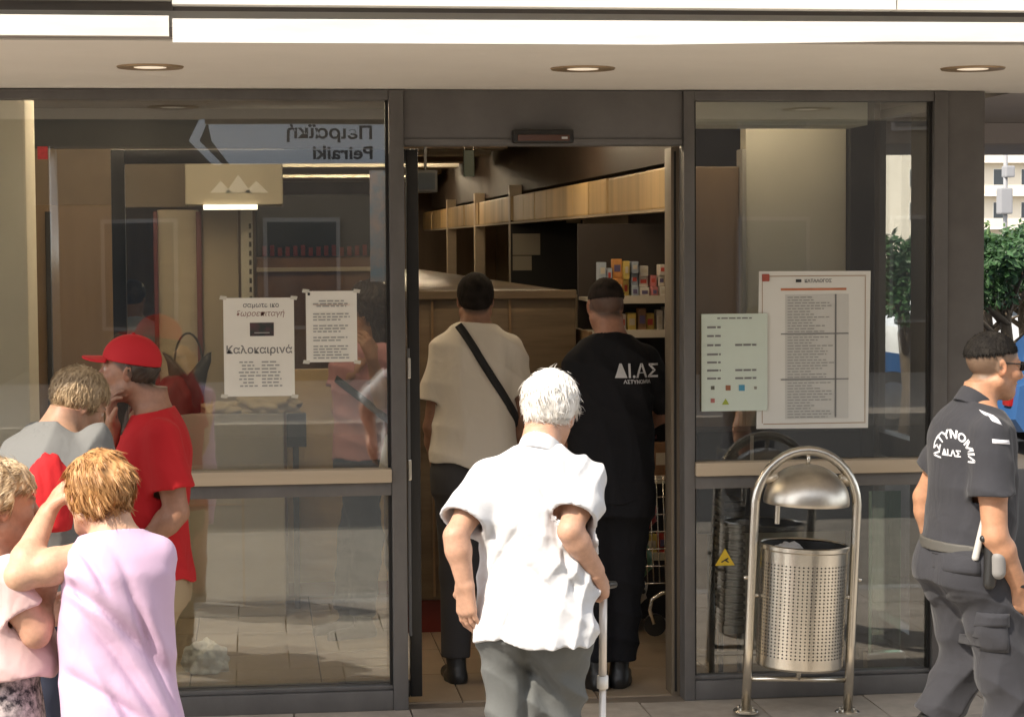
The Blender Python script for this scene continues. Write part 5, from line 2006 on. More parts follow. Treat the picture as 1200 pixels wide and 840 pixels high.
p.leg(-1, V3(P3(606, 800, Y)[0], Y + .01, .44), V3(P3(606, 800, Y)[0], Y - .13, .10), (.05, 1, -.05))
p.leg(1, V3(P3(652, 800, Y)[0], Y + .06, .45), V3(P3(654, 800, Y)[0], Y + .12, .09), (.1, 1, 0))
p.body()
fo = lambda P, q: (ridges(P, (.6, .3, .75), 9, .016, .4, .7, 4) * np.clip((q[:, 0] + .02) / .08, .25, 1) * np.clip((.42 - q[:, 2]) / .15, .3, 1)
                   + ridges(P, (.9, .2, -.4), 15, .010, 2.0, .8, 9) * np.clip((q[:, 0] - .0) / .06, .15, 1) + ridges(P, (0.1, .2, 1), 10, .004, 4.4, .9, 6))
fo0 = fo


def fo(P, q):
    d = fo0(P, q)
    back = np.clip(-q[:, 1] / .05, 0, 1)
    for a in ((.07, .30, -1.2, .012, .012, .13), (.10, .16, -1.35, .012, .012, .12), (.05, .10, -.7, .014, .011, .10), (-.10, .18, .9, .012, .009, .12), (-.06, -.02, 1.2, .013, .010, .10), (.02, .40, -.9, .012, .008, .10), (.11, .38, -1.45, .010, .010, .09)):
        d = d + valley(q, *a) * back
    return d


p.top('shirt', M_wshirt, hem=-.18, ease=(.026, .024), sleeve=.78, sl_r=(.070, .086), collar=1.00, folds=fo, flare=.004, h=.0055)
# shirt collar
nb = p.T.w(0, p.O[11], p.L * .97)
up = unit(p.H.w(0, -.02, -.06) - nb)
ringM = Frame(nb, p.T.rt, up)


def collar_post(fr, r0, hgt, th=.006):
    def post(P, d):
        q = fr.loc(P)
        rr = np.sqrt((q[:, 0] / 1.0) ** 2 + (q[:, 1] / 1.12) ** 2)
        rad = r0 - q[:, 2] * .12
        d = np.abs(rr - rad) - th
        front = np.minimum(q[:, 1] - .03, .03 - np.abs(q[:, 0]))
        return np.maximum(np.maximum(d, np.maximum(-.012 - q[:, 2], q[:, 2] - hgt - q[:, 1] * -.15)), front)
    return post


p.piece('collar', [(cone(nb, nb + up * .04, .085, .08), 0, 'u')], M_wshirt, [nb, nb + up * .05], .004, .11, collar_post(ringM, .066, .034))
p.trousers('trousers', M_gtr, waist=-.04, ease=.002, glute=.78, ease_leg=(.016, .030, .036), folds=lambda P, q: ridges(P, (.5, .2, .85), 9, .018, 1.0, .6, 5) + .022 * np.exp(-((q[:, 0] + .02 + .3 * np.clip(-q[:, 2] - .15, 0, 1) * .1) / .016) ** 2) + valley(q, -.04, -.16, -.6, .016, .022, .06) + valley(q, .05, -.18, -.9, .016, .018, .08), h=.006)
p.shoes(mat('brown shoe', (.06, .04, .028), .5), h=.009)
p.hair(M_hairw, .014, hcut(('front', .035, .060), ('side', -.012, -.002), ('nape', -.075)), grain=.0025, lump=.003, strands=5000, slen=.032, flow=(.25, -.2, -1),
       cols=((.70, .66, .60), (.84, .82, .78)), grow=(1.02, 1.0, 1.0), seed=3, lift=.05, wid=.0011)
hgrip = P3(707, 690, Y - .01)
gnd = np.array([P3(705, 838, Y + .04)[0] + .0, Y + .06, 0.0])
st_ = thing('walking_stick', 'pale metal walking stick held by the old man in white', 'walking stick', tuple(gnd))
dn = unit(gnd - hgrip)
M_cane = mat('pale cane aluminium', (.72, .66, .60), .35, metal=.3)
mid_ = hgrip + dn * .30
MB().tube([hgrip + dn * .02, mid_], .0125, 12).build('upper_tube', M_cane, st_, True)
MB().tube([mid_ - dn * .02, mid_ + dn * .02], .018, 12).build('collar', M_white, st_, True)
MB().tube([mid_, gnd - dn * .03], .0115, 12).build('lower_tube', M_cane, st_, True)
MB().tube([gnd - dn * .035, gnd - dn * .001], [.014, .018], 12).build('rubber_tip', M_black, st_, True)
MB().tube([hgrip + V3(-.05, -.01, .005), hgrip + V3(0, 0, .012), hgrip + V3(.045, .05, .006)], [.013, .0145, .011], 10).build('handle', M_black, st_, True)

WV = 1.7
# ---- 2 woman in lilac, hand to her brow
Y = -3.1
M_lil = mat('lilac jersey', (.58, .40, .545), .85, bump=.15, bscale=70, dist=.004, sheen=.1, crease=0.15)
LIL = (FEMALE[0] * np.where(TT < .3, .86, 1.0), FEMALE[1], FEMALE[2])
p = Person('ginger haired woman in a sleeveless lilac dress shading her eyes with her left hand', (P3(140, 800, Y)[0], Y, -.13),
           P3(140, 812, Y), P3(135, 622, Y + .03), P3(114, 580, Y + .07), -20, -34, -6, 3, LIL, .90, .94, (.56, .33, .215), stoop=.03, belly=.05, shw=.138)
p.arm(-1, P3(22, 676, Y - .04), P3(56, 600, Y + .10), sh=P3(104, 650, Y + .01), hand=dict(d=P3(78, 560, Y + .17) - P3(54, 602, Y + .10), palm=(.8, .3, -.4), thumb=(-.2, .2, 1), curl=.25), r=(.058, .046, .029))
p.arm(1, P3(180, 735, Y + .20), P3(150, 790, Y + .30), sh=P3(186, 648, Y + .02), hand=dict(palm=(0, 1, 0), thumb=(0, 0, 1), curl=.4), r=(.052, .044, .029))
p.leg(-1, V3(P3(118, 800, Y)[0], Y + .02, .30), V3(P3(118, 800, Y)[0], Y - .02, -.04), (-.1, 1, -.02))
p.leg(1, V3(P3(160, 800, Y)[0], Y + .02, .30), V3(P3(162, 800, Y)[0], Y, -.04), (.2, 1, -.02))
p.body(legs=True, low=.2)
def fo(P, q):
    d = ridges(P, (.75, .1, .45), 9, .010, .9, .40, 3.4) * np.clip((.50 - q[:, 2]) / .15, .2, 1)
    back = np.clip(-q[:, 1] / .05, 0, 1)
    for a in ((-.06, .22, -.80, .010, .020, .20), (-.02, .08, -.95, .012, .018, .22), (.05, .20, -1.15, .010, .015, .18), (-.09, .02, -.70, .010, .016, .15),
              (.09, .05, -1.30, .009, .012, .18), (-.10, .37, -1.25, .008, .014, .08), (-.125, .33, -1.35, .008, .014, .07), (.03, -.12, -1.0, .012, .018, .2)):
        d = d + valley(q, *a) * back
    return d


p.top('dress', M_lil, hem=-.78, th=.6, ease=(.024, .016), sleeve=.04, sl_r=(.056, .058), collar=.985, folds=fo, flare=.006, h=.005, hemwave=.02)
p.shoes(mat('beige sandal', (.30, .22, .15), .6), h=.009)
p.hair(M_hair, .019, hcut(('front', .052, .060), ('side', .025, -.012), ('nape', -.090)), grain=.003, lump=.007, strands=9000, slen=.042, flow=(.35, -.5, -1),
       cols=((.30, .13, .04), (.56, .31, .12)), grow=(1.0, 1.0, 1.0), seed=11, lift=.015, wid=.0012, rough=.09)

# ---- 3 fair woman at the left edge, in profile
Y = -2.95
M_pnk = mat('pale pink blouse', (.66, .45, .43), .85, bump=.2, bscale=60, dist=.004, crease=0.25)
M_pat = mat('black and white print cotton', (.60, .52, .50), .9, col2=(.035, .03, .035), vscale=42)
p = Person('fair haired woman in a pale pink blouse and patterned skirt at the left edge', (P3(-6, 800, Y)[0], Y, -.13),
           P3(-4, 800, Y), P3(-10, 655, Y + .0), P3(2, 592, Y + .02), 78, 72, -4, 0, FEMALE, .96, .98, (.50, .27, .18), stoop=.03, belly=.05, shw=.150)
p.arm(1, P3(42, 742, Y - .16), P3(52, 700, Y - .06), sh=P3(4, 672, Y - .15), hand=dict(d=P3(60, 664, Y + .0) - P3(54, 700, Y - .06), palm=(-.3, 1, 0), thumb=(0, .3, 1), curl=.5), r=(.052, .042, .028))
p.arm(-1, P3(20, 735, Y + .2), P3(50, 725, Y + .24), hand=dict(palm=(0, -1, 0), thumb=(0, 0, 1), curl=.5), r=(.052, .042, .028))
p.leg(-1, V3(P3(2, 800, Y)[0], Y + .08, .30), V3(P3(0, 800, Y)[0], Y + .08, -.04), (1, .1, -.02))
p.leg(1, V3(P3(2, 800, Y)[0], Y - .08, .30), V3(P3(0, 800, Y)[0], Y - .08, -.04), (1, 0, -.02))
p.body(legs=True, h=.004)
p.skirt('skirt', M_pat, .22, waist=.22, ease=.012, flare=.10, folds=lambda P, q: ridges(P, (1, .3, .05), 12, .012, 1.0, .4, 3))
p.top('blouse', M_pnk, hem=.08, ease=(.040, .022), sleeve=.62, sl_r=(.058, .066), collar=.99, folds=lambda P, q: ridges(P, (.5, .2, .8), 11, .009, 1.7, .7, 5) + ridges(P, (.9, .4, .1), 9, .005, .2, .7, 5), flare=.03)
p.shoes(mat('black sandal', (.03, .03, .03), .6), h=.009)
p.hair(M_hair, .020, hcut(('front', .016, .050), ('side', -.020, -.005), ('nape', -.080)), grain=.004, lump=.005, strands=5000, slen=.04, flow=(0, -1.1, -.6),
       cols=((.34, .22, .11), (.66, .50, .32)), seed=23, lift=.04, wid=.0015, rough=.15)

# ---- 4 man in red with a red cap
Y = -1.08
M_red = mat('red cotton', (.50, .008, .012), .85, bump=.2, bscale=70, dist=.004, crease=0.30)
p = Person('man in red T-shirt and red cap at the left window, hand near mouth', (P3(170, 800, Y)[0], Y, 0),
           P3(176, 672, Y), P3(180, 478, Y), P3(151, 434, Y - .01), -84, -82, 4, 0, MALE, 1.0, 1.0, (.36, .185, .115), stoop=.015, belly=.13, shw=.165)
p.arm(-1, P3(207, 600, Y - .20), P3(166, 640, Y - .22), sh=P3(190, 512, Y - .17), hand=dict(palm=(.2, 1, 0), thumb=(0, 0, 1), curl=.5), r=(.056, .046, .031))
p.arm(1, P3(118, 560, Y + .06), P3(132, 500, Y - .03), sh=P3(176, 512, Y + .17), hand=dict(d=P3(128, 468, Y - .06) - P3(131, 502, Y - .03), palm=(.9, -.2, 0), thumb=(.3, -1, .1), curl=(.55, .45, .6, .7), thumb_curl=.2), r=(.054, .045, .031))
p.leg(-1, V3(P3(182, 760, Y)[0], Y - .10, .48), V3(P3(186, 800, Y)[0], Y - .11, .09), (-1, -.15, 0))
p.leg(1, V3(P3(176, 760, Y)[0], Y + .10, .48), V3(P3(176, 800, Y)[0], Y + .11, .09), (-1, .15, 0))
p.body(beard=.25, stubble=(.05, .035, .025, .8))
fo = lambda P, q: ridges(P, (.45, .2, .85), 8, .012, .5, .7, 4) * np.clip((.5 - q[:, 2]) / .2, .2, 1) + ridges(P, (.8, .5, .3), 12, .005, 2.2, .7, 6)
p.top('t_shirt', M_red, hem=-.02, ease=(.032, .022), sleeve=.70, sl_r=(.072, .084), collar=.985, folds=fo, flare=.012)
p.trousers('trousers', mat('khaki trousers', (.36, .27, .16), .9, bump=.2, bscale=120, dist=.003), waist=.06, folds=lambda P, q: ridges(P, (.3, .2, .9), 9, .010, .4, .7, 5))
p.shoes(mat('tan shoe', (.18, .11, .06), .6), h=.009)
M_redcap = mat('red cap cloth', (.52, .010, .016), .8, bump=.15, bscale=90, dist=.003)
H = p.H
cap = p.piece('cap', [(ell(H.w(0, -.010, .042), (.088, .110, .094), H.M), 0, 'u')], M_redcap, [H.w(.1, .12, .14), H.w(-.1, -.14, -.02)], .004, .06,
              lambda P, d: np.maximum(d + ridges(P, H.rt, 6, .002, 0, .1, 3), (lambda q: .030 + .10 * q[:, 1] - q[:, 2])(H.loc(P))))


def brim_post(P, d):
    q = H.loc(P)
    x, y, z = q[:, 0], q[:, 1], q[:, 2]
    zz = .046 - .055 * np.clip(y - .08, 0, 1) - 2.6 * x ** 2
    r = np.sqrt((x / .078) ** 2 + ((y - .078) / .098) ** 2) - 1
    return np.maximum(np.maximum(r * .078, np.abs(z - zz) - .0045), .072 - y - 0 * x)


p.piece('cap_brim', [(ell(H.w(0, .10, .038), (.085, .10, .03), H.M), 0, 'u')], M_redcap, [H.w(.09, .19, .07), H.w(-.09, .06, 0)], .0035, .05, brim_post, cap)
p.piece('cap_button', [(ell(H.w(0, -.01, .137), (.008, .008, .005), H.M), 0, 'u')], M_redcap, [H.w(0, -.01, .137)], .003, .02, None, cap)
p.hair(M_hair, .007, hcut(('front', .0, .06), ('side', -.02, .0), ('nape', -.065), ('above', -9, 0)) + [lambda q: q[:, 2] - .03 - .1 * q[:, 1]], grain=.002, cols=((.03, .02, .015), (.07, .05, .035)), seed=31)
ph = thing('mobile_phone', 'dark mobile phone held up by the man in the red cap', 'phone', tuple(P3(136, 492, Y - .03)))
c_ = P3(136, 491, Y - .02)
MB().box(c_[0] - .008, c_[0] + .004, c_[1] - .03, c_[1] + .035, c_[2] - .05, c_[2] + .05, .004).build('case', M_black, ph)

# ---- 5 leaning man in grey
Y = -1.62
M_gry = mat('grey marl cotton', (.17, .17, .163), .9, bump=.2, bscale=90, dist=.003, crease=0.30)
p = Person('sandy haired man in a grey T-shirt bending forward beside the man in red', (P3(55, 800, Y)[0], Y, 0),
           P3(32, 690, Y - .02), P3(72, 502, Y + .06), P3(93, 472, Y + .14), 52, 62, -30, 8, MALE, 1.0, 1.0, (.40, .23, .15), stoop=.04, belly=.04, shw=.170)
p.arm(1, P3(112, 600, Y - .05), P3(128, 668, Y + .02), hand=dict(palm=(-.5, .6, 0), thumb=(.4, .6, 0), curl=.5), sh=P3(112, 520, Y - .02))
p.arm(-1, P3(22, 600, Y - .04), P3(52, 580, Y - .17), hand=dict(palm=(.5, -.5, 0), thumb=(.4, .6, 0), curl=.5), sh=P3(44, 515, Y + .16))
p.leg(-1, V3(P3(40, 760, Y)[0], Y + .10, .48), V3(P3(40, 800, Y)[0], Y + .1, .09), (1, .6, 0))
p.leg(1, V3(P3(50, 760, Y)[0], Y - .08, .48), V3(P3(46, 800, Y)[0], Y - .1, .09), (1, .6, 0))
p.body(stubble=(.14, .09, .04, .5))
p.top('t_shirt', M_gry, hem=-.08, ease=(.030, .022), sleeve=.72, sl_r=(.072, .088), collar=.985, folds=lambda P, q: ridges(P, (.75, .1, -.5), 8, .012, .2, .6, 3.5) + ridges(P, (.3, .3, .9), 10, .005, 2, .8, 6), flare=.01)
p.trousers('trousers', mat('navy trousers', (.03, .035, .06), .9), waist=.05)
p.shoes(M_black, h=.009)
p.hair(M_hair, .012, hcut(('front', .040, .055), ('side', -.015, .0), ('nape', -.055)), grain=.0015, lump=.002, strands=4500, slen=.03, flow=(0, .2, -1), cols=((.20, .13, .065), (.46, .33, .19)), seed=41, lift=.16, wid=.0016)
bc = P3(57, 590, Y - .27)
crumple('tote_bag', 'bright red cloth bag hanging in front of the man in grey', tuple(bc), (.085, .055, .165), M_red, 33, 'bag', .10)

# ---- 6 man in white T-shirt inside, back to us
Y = .52
M_wt = mat('off white T-shirt', (.68, .63, .55), .9, bump=.15, bscale=90, dist=.003, crease=0.30)
p = Person('dark haired man in an off-white T-shirt with a black sling strap, back to the street', (P3(557, 640, Y)[0], Y, 0),
           P3(555, 548, Y - .01), P3(557, 380, Y), P3(557, 351, Y + .02), 2, 2, 0, 0, MALE, .97, 1.0, (.26, .135, .085), belly=.05, shw=.172)
p.arm(-1, P3(506, 500, Y + .02), P3(514, 560, Y + .14), sh=P3(521, 408, Y), hand=dict(palm=(1, 0, 0), thumb=(0, 1, 0), curl=.4))
p.arm(1, P3(612, 490, Y + .02), P3(602, 550, Y + .14), sh=P3(597, 406, Y), hand=dict(palm=(-1, 0, 0), thumb=(0, 1, 0), curl=.4))
p.leg(-1, V3(P3(536, 700, Y)[0], Y + .02, .50), V3(P3(534, 780, Y)[0], Y, .09), (-.15, 1, 0))
p.leg(1, V3(P3(578, 700, Y)[0], Y + .02, .50), V3(P3(580, 780, Y)[0], Y, .09), (.15, 1, 0))
p.body(stubble=(.02, .014, .011, .9))
p.top('shirt', M_wt, hem=.03, ease=(.034, .022), sleeve=.66, sl_r=(.070, .080), collar=.985, folds=lambda P, q: ridges(P, (.4, .2, .9), 8, .008, .9, .7, 4) + ridges(P, (1, .2, .1), 6, .006, 2, .5, 3), flare=.012)
p.trousers('trousers', mat('dark grey trousers', (.05, .048, .05), .9), waist=.12)
p.shoes(M_black, h=.009)
p.hair(M_hairs, .009, hcut(('front', .035, .06), ('side', -.012, .0), ('nape', -.060)), grain=.0007, cols=((.010, .008, .007), (.025, .02, .017)), seed=51, strands=5000, slen=.010, lift=.35, wid=.0009)
p.strap('sling_strap', mat('black webbing', (.012, .012, .013), .7), [P3(536, 381, Y), P3(608, 497, Y)], .036, .006)

# ---- 7 policeman in black in the doorway
Y = .27
M_blk = mat('black uniform cloth', (.011, .011, .013), .85, bump=.2, bscale=120, dist=.003, spec=.2, crease=0.40)
p = Person('policeman in black uniform with ΔΙ.ΑΣ on his back standing in the doorway', (P3(712, 800, Y)[0], Y, 0),
           P3(716, 572, Y), P3(716, 394, Y), P3(709, 357, Y + .02), 8, -8, -3, 0, MALE, .99, 1.0, (.33, .165, .105), belly=.03, shw=.180)
p.arm(-1, P3(668, 490, Y + .02), P3(672, 540, Y + .16), sh=P3(680, 425, Y), hand=dict(palm=(1, 0, 0), thumb=(0, 1, 0), curl=.5))
p.arm(1, P3(785, 478, Y + .05), P3(765, 494, Y + .10), sh=P3(757, 424, Y), hand=dict(d=(-1, .15, -.12), palm=(-.1, 1, -.2), thumb=(0, -.2, 1), curl=.55), r=(.054, .045, .030))
p.leg(-1, V3(P3(700, 690, Y)[0], Y + .03, .52), V3(P3(698, 780, Y)[0], Y + .0, .10), (-.25, 1, 0))
p.leg(1, V3(P3(734, 690, Y)[0], Y + .04, .52), V3(P3(728, 780, Y)[0], Y + .04, .10), (.3, 1, 0))
p.body(stubble=(.05, .036, .03, .8))
p.top('shirt', M_blk, hem=-.06, ease=(.030, .022), sleeve=.98, sl_r=(.078, .074), collar=1.01, folds=lambda P, q: ridges(P, (.4, .2, .9), 8, .010, .9, .7, 4) + ridges(P, (.9, .2, .3), 9, .006, 3, .6, 5))
p.trousers('trousers', M_blk, waist=.10, ease_leg=(.020, .030, .036), folds=lambda P, q: ridges(P, (.3, .2, .95), 9, .012, .4, .7, 5))
p.shoes(mat('black boot', (.012, .012, .012), .4), h=.008, size=1.08, boot=.10)
p.hair(M_hairs, .004, hcut(('front', .04, .065), ('above', .020, -.10)), grain=.0006, cols=((.014, .011, .010), (.04, .03, .024)), seed=61, strands=4000, slen=.008, lift=.5, wid=.0009)
M_prt = mat('pale uniform print', (.55, .55, .56), .8)
rgt = P3(768, 437, Y) - P3(734, 437, Y)
cloth_print(p, 'shirt', 'lettering', 'ΔΙ.ΑΣ', .083, P3(751, 443.5, Y - .2), rgt, (0, 0, 1), M_prt, bold=.0012)
cloth_print(p, 'shirt', 'lettering', 'ΑΣΤΥΝΟΜΙΑ', .0215, P3(751, 450.5, Y - .2), rgt, (0, 0, 1), M_prt, bold=.0006)
M_belt = mat('black belt', (.02, .02, .02), .5)
# ---- 8 policeman in grey-blue uniform walking right
Y = -1.72
M_pol = mat('charcoal uniform cloth', (.029, .029, .035), .88, bump=.2, bscale=110, dist=.003, var=.08, vscale=15, sheen=.1, crease=.35)
p = Person('policeman in a charcoal polo and cargo trousers striding right past the shop corner', (P3(1150, 800, Y)[0], Y, 0),
           P3(1133, 650, Y), P3(1146, 472, Y), P3(1165, 428, Y + .01), 74, 80, -6, 0, MALE, .98, 1.0, (.46, .235, .135), stoop=.02, belly=.02, shw=.172)
p.arm(1, P3(1166, 628, Y - .22), P3(1194, 686, Y - .18), sh=P3(1160, 510, Y - .17), hand=dict(d=P3(1196, 730, Y - .16) - P3(1193, 688, Y - .18), palm=(-.2, 1, 0), thumb=(1, .1, -.1), curl=.55), r=(.055, .047, .031))
p.arm(-1, P3(1084, 582, Y + .24), P3(1092, 640, Y + .26), sh=P3(1120, 508, Y + .15), hand=dict(palm=(.3, -1, 0), thumb=(1, 0, -.2), curl=.5), r=(.053, .045, .031))
p.leg(1, V3(P3(1160, 752, Y)[0] + .02, Y - .10, .475), V3(P3(1160, 840, Y)[0] + .06, Y - .12, .10), (1, -.1, 0), r=(.098, .072, .05))
p.leg(-1, V3(P3(1146, 760, Y)[0], Y + .10, .475), V3(P3(1100, 822, Y)[0], Y + .12, .20), (.80, .0, -.62), r=(.098, .072, .05))
p.body(stubble=(.085, .065, .045, .8), beard=.15)
fo = lambda P, q: ridges(P, (.3, .2, .95), 8, .010, .9, .7, 4) * np.clip((.45 - q[:, 2]) / .2, .25, 1) + ridges(P, (.9, .5, .3), 8, .006, 3, .6, 5)
p.top('shirt', M_pol, hem=.04, ease=(.026, .020), sleeve=.60, sl_r=(.076, .086), collar=.99, folds=fo)
nb = p.T.w(0, p.O[11], p.L * .975)
up = unit(p.H.w(0, -.02, -.06) - nb)
p.piece('collar', [(cone(nb, nb + up * .04, .085, .08), 0, 'u')], M_pol, [nb, nb + up * .05], .004, .11, collar_post(Frame(nb, p.T.rt, up), .068, .036))
fo2 = lambda P, q: ridges(P, (.35, .2, .9), 9, .018, .4, .7, 4.5) + ridges(P, (.8, .3, -.4), 11, .009, 2.4, .7, 6)
p.trousers('trousers', M_pol, waist=.085, ease=.016, ease_leg=(.016, .026, .034), folds=fo2, h=.0055, bottom=.10)
tro = p.parts['trousers']
p.shoes(mat('black boot', (.012, .012, .012), .4), h=.008, size=1.08, boot=.08)
p.hair(M_hairs, .006, hcut(('front', .066, .062), ('above', .046, .20)), grain=.0006, cols=((.010, .009, .009), (.03, .026, .022)), seed=71, strands=6000, slen=.013, lift=.30, wid=.0009)
# belt with holster and pouch
fr_ = Frame(p.T.w(0, 0, .065 * p.L), p.T.rt, p.T.up)


def belt_post(P, d):
    q = fr_.loc(P)
    a, b_ = np.interp(.06, TT, p.W) + .030, np.interp(.06, TT, p.D) + .030
    r = (np.sqrt((q[:, 0] / a) ** 2 + ((q[:, 1] - np.interp(.06, TT, p.O)) / b_) ** 2) - 1) * min(a, b_)
    return np.maximum(np.abs(r) - .006, np.abs(q[:, 2]) - .019)


p.piece('belt', [(ell(fr_.o, (.24, .2, .05), fr_.M), 0, 'u')], mat('khaki grey belt', (.085, .08, .07), .6), [fr_.w(.22, .2, .02), fr_.w(-.22, -.2, -.02)], .005, .05, belt_post)
hs_ = P3(1160, 650, Y - .21)
ho = p.piece('holster', [(cone(hs_ + V3(.01, 0, .03), hs_ + V3(-.005, -.01, -.10), .030, .022), 0, 'u'), (cone(hs_ + V3(.02, -.01, .05), hs_ + V3(-.03, -.015, .06), .016, .013), .01, 'u')], M_black, [hs_, hs_ - V3(0, 0, .12)], .005, .07)
rd = P3(1170, 660, Y - .235)
p.piece('pouch', [(cone(rd + V3(0, 0, .02), rd + V3(.0, 0, -.03), .026, .026), 0, 'u')], mat('grey pouch', (.22, .21, .20), .6), [rd], .005, .07)
rd = P3(1147, 640, Y - .20)
p.piece('baton', [(cone(rd + V3(.03, 0, .14), rd + V3(-.012, 0, -.04), .012, .013), 0, 'u')], mat('pale lanyard clip', (.50, .48, .45), .5), [rd, rd + V3(.03, 0, .13)], .004, .05)
rd = P3(1090, 628, Y + .12)
p.piece('radio', [(cone(rd + V3(0, 0, .05), rd + V3(-.005, 0, -.035), .021, .024), 0, 'u'), (cone(rd + V3(.005, 0, .05), rd + V3(.01, 0, .13), .006, .005), .01, 'u')], M_black, [rd, rd + V3(0, 0, .12)], .005, .06)
# cargo pocket
bv = bvh_of(tro)


def patch(name, pts, m, thick=.012, parent=None, bvx=None, n=8):
    """a cloth patch laid on a garment: bilinear grid of the 4 corners, thrown at the cloth along +y"""
    bvx = bvx or bv
    A, B, C_, D = [Vector(q) for q in pts]
    v, f = [], []
    for j in range(n + 1):
        for i in range(n + 1):
            a, b_ = i / n, j / n
            w = (A * (1 - a) + B * a) * (1 - b_) + (D * (1 - a) + C_ * a) * b_
            hit = bvx.ray_cast(w - Vector((0, .4, 0)), Vector((0, 1, 0)))
            e = (hit[0] if hit[0] is not None else w)
            rim = min(a, 1 - a, b_, 1 - b_)
            v.append(e - Vector((0, thick * min(1, .35 + rim * 8), 0)))
    for j in range(n):
        for i in range(n):
            k = j * (n + 1) + i
            f.append((k, k + 1, k + n + 2, k + n + 1))
    nv = len(v)
    v += [q + Vector((0, thick + .012, 0)) for q in v]
    rim_i = [i for i in range(n + 1)] + [j * (n + 1) + n for j in range(1, n + 1)] + [n * (n + 1) + i for i in range(n - 1, -1, -1)] + [j * (n + 1) for j in range(n - 1, 0, -1)]
    for q in range(len(rim_i)):
        a, b_ = rim_i[q], rim_i[(q + 1) % len(rim_i)]
        f.append((a, b_, b_ + nv, a + nv))
    return link(name, v, f, m, parent or p.root, True)


cp = patch('cargo_pocket', [P3(1146, 766, Y - .2), P3(1182, 764, Y - .2), P3(1181, 722, Y - .2), P3(1149, 722, Y - .2)], M_pol, .016)
patch('pocket_flap', [P3(1147, 736, Y - .2), P3(1184, 735, Y - .2), P3(1183, 719, Y - .2), P3(1149, 719, Y - .2)], M_pol, .024, cp, n=6)
bp_ = patch('back_pocket', [P3(1108, 672, Y - .2), P3(1148, 674, Y - .2), P3(1148, 652, Y - .2), P3(1110, 650, Y - .2)], M_pol, .010, n=6)
# sunglasses
H = p.H
gl = p.piece('sunglasses', [(ell(H.w(.034, .094, .006), (.026, .008, .018), H.M), 0, 'u'), (ell(H.w(-.034, .094, .006), (.026, .008, .018), H.M), 0, 'u'),
                            (cone(H.w(.056, .088, .014), H.w(.079, .0, .012), .003, .003), .003, 'u'), (cone(H.w(-.056, .088, .014), H.w(-.079, .0, .012), .003, .003), .003, 'u'), (cone(H.w(.01, .1, .01), H.w(-.01, .1, .01), .003, .003), .003, 'u')],
             mat('dark glasses', (.012, .012, .014), .12), [H.w(.09, .11, .03), H.w(-.09, 0, -.02)], .003, .02)
# print on the back: arched word and a short word below it, and a pale mark on shoulder and sleeve
o_ = P3(1107, 537, Y - .25)
b_r = V3(math.cos(math.radians(28)), -math.sin(math.radians(28)), 0)
cloth_print(p, 'shirt', 'lettering', 'ΑΣΤΥΝΟΜΙΑ', .037, o_ + V3(0, 0, .048), b_r, V3(-.10, 0, 1), mat('white uniform print', (.70, .70, .74), .8), bend=.058, bold=.0012)
cloth_print(p, 'shirt', 'lettering', 'ΔΙ.ΑΣ', .030, o_ + V3(-.005, 0, -.012), b_r, V3(-.05, 0, 1), MATS['white uniform print'], bold=.0012)
bvs = bvh_of(p.parts['shirt'])
patch('shoulder_badge', [P3(1161, 493, Y - .2), P3(1172, 498, Y - .2), P3(1168, 487, Y - .2), P3(1157, 482, Y - .2)], MATS['white uniform print'], .006, None, bvs, 4)
patch('sleeve_badge', [P3(1158, 518, Y - .2), P3(1181, 520, Y - .2), P3(1180, 515, Y - .2), P3(1158, 513, Y - .2)], MATS['white uniform print'], .006, None, bvs, 4)
wr = p.arms[1][2]
p.piece('bracelet', [(cone(wr + V3(0, 0, .012), wr + V3(.004, 0, .0), .034, .034), 0, 'u')], M_black, [wr], .0035, .05, lambda P, d: np.maximum(d, np.abs((P - wr.astype(np.float32)) @ unit(V3(.25, .1, 1)).astype(np.float32)) - .006))

# ---- 9 woman in pink behind the left window
Y = 1.75
M_pk = mat('dusky pink shirt', (.50, .24, .25), .9, bump=.15, bscale=70, dist=.004)
p = Person('dark haired woman in a dusky pink top and navy jeans seen through the left window', (P3(425, 700, Y)[0], Y, 0),
           P3(425, 540, Y), P3(428, 398, Y), P3(432, 360, Y - .01), -62, -55, -4, 0, FEMALE, 1.0, 1.0, (.42, .22, .14), shw=.160)
p.arm(-1, P3(448, 470, Y - .15), P3(436, 420, Y - .24), sh=P3(447, 415, Y - .10), hand=dict(d=(-.35, -.1, 1), palm=(-.4, .6, 0), thumb=(.3, .9, .2), curl=.5), r=(.050, .042, .028))
p.arm(1, P3(398, 480, Y + .02), P3(412, 440, Y - .14), sh=P3(402, 418, Y + .08), hand=dict(d=(.5, -.1, .8), palm=(.6, .4, 0), thumb=(-.2, .3, .8), curl=.5), r=(.050, .042, .028))
p.leg(-1, V3(P3(430, 640, Y)[0], Y - .08, .50), V3(P3(422, 700, Y)[0], Y - .08, .09), (-.9, -.4, 0))
p.leg(1, V3(P3(415, 640, Y)[0], Y + .08, .50), V3(P3(406, 700, Y)[0], Y + .08, .09), (-.9, -.4, 0))
p.body(h=.005)
p.top('shirt', M_pk, hem=.02, ease=(.030, .018), sleeve=.55, sl_r=(.066, .078), collar=.985, folds=lambda P, q: ridges(P, (.4, .2, .9), 9, .008, .9, .7, 4), h=.007, flare=.01)
p.trousers('trousers', mat('navy jeans', (.016, .022, .045), .9, var=.15, vscale=20), waist=.12, folds=lambda P, q: ridges(P, (.3, .2, .95), 9, .008, .4, .7, 5), h=.008)
p.shoes(M_black, h=.01)
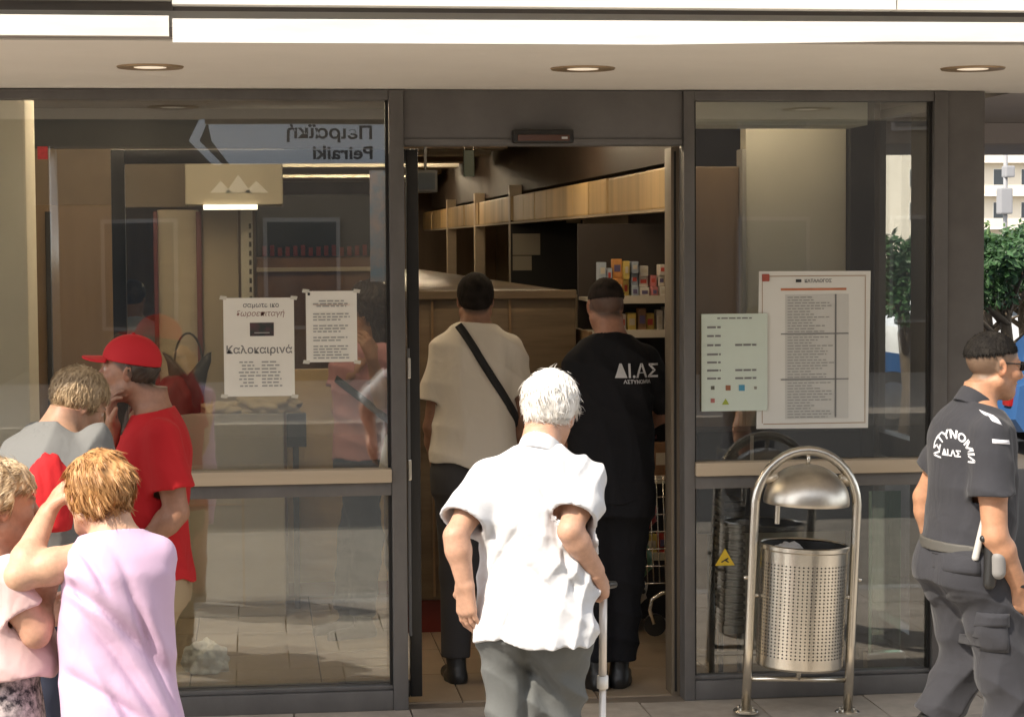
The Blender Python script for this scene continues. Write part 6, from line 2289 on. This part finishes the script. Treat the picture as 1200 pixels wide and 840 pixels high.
p.hair(M_hair, .022, hcut(('front', .045, .055), ('side', .010, -.02)), grain=.004, lump=.004, strands=1500, slen=.06, flow=(0, -.3, -1), cols=((.012, .008, .008), (.05, .03, .025)), seed=81,
       extra_ops=[(cone(p.H.w(0, -.06, .0), p.H.w(0, -.075, -.16), .075, .05), .04, 'u')], lift=.15)
p.strap('bag_strap', MATS['black webbing'], [P3(394, 442, Y), P3(452, 490, Y)], .036, .006)
hb = thing('handbag', 'small white handbag at the hip of the woman in pink', 'bag', tuple(P3(452, 555, 1.5)))
c_ = P3(452, 525, 1.5)
MB().prism([(c_[0] - .035, c_[2] - .10), (c_[0] + .05, c_[2] - .11), (c_[0] + .05, c_[2] + .10), (c_[0] + .0, c_[2] + .06)], c_[1] - .03, c_[1] + .03).build('pouch', mat('white leather', (.62, .58, .54), .5), hb)
MB().tube([(c_[0] + .02, c_[1], c_[2] + .07), (c_[0] + .04, c_[1], c_[2] + .16)], .005, 6).build('handle', M_black, hb)

# ---- 10 shopper in pale blue deeper in the shop
Y = 6.5
p = Person('shopper in a pale blue shirt far behind the left window', (P3(155, 600, Y)[0], Y, 0),
           P3(156, 452, Y), P3(157, 372, Y), P3(157, 348, Y), 20, 20, 0, 0, MALE, 1.0, 1.0, (.30, .17, .11))
p.arm(-1, P3(133, 422, Y + .05), P3(140, 452, Y + .15), hand=dict(palm=(1, 0, 0), thumb=(0, 1, 0), curl=.4))
p.arm(1, P3(181, 422, Y + .05), P3(174, 452, Y + .15), hand=dict(palm=(-1, 0, 0), thumb=(0, 1, 0), curl=.4))
p.leg(-1, V3(P3(148, 500, Y)[0], Y + .02, .48), V3(P3(148, 500, Y)[0], Y, .09), (0, 1, 0))
p.leg(1, V3(P3(164, 500, Y)[0], Y + .02, .48), V3(P3(164, 500, Y)[0], Y, .09), (0, 1, 0))
p.body(h=.008)
p.top('shirt', mat('pale blue shirt', (.42, .47, .56), .9), hem=-.05, sleeve=.6, h=.010)
p.trousers('trousers', mat('dark grey trousers', (.05, .048, .05), .9), h=.012)
p.shoes(M_black, h=.012)
p.hair(M_hair, .012, hcut(('front', .04, .055), ('side', -.012, .0), ('nape', -.07)), cols=((.03, .02, .015), (.06, .04, .03)), seed=91, h=.007)
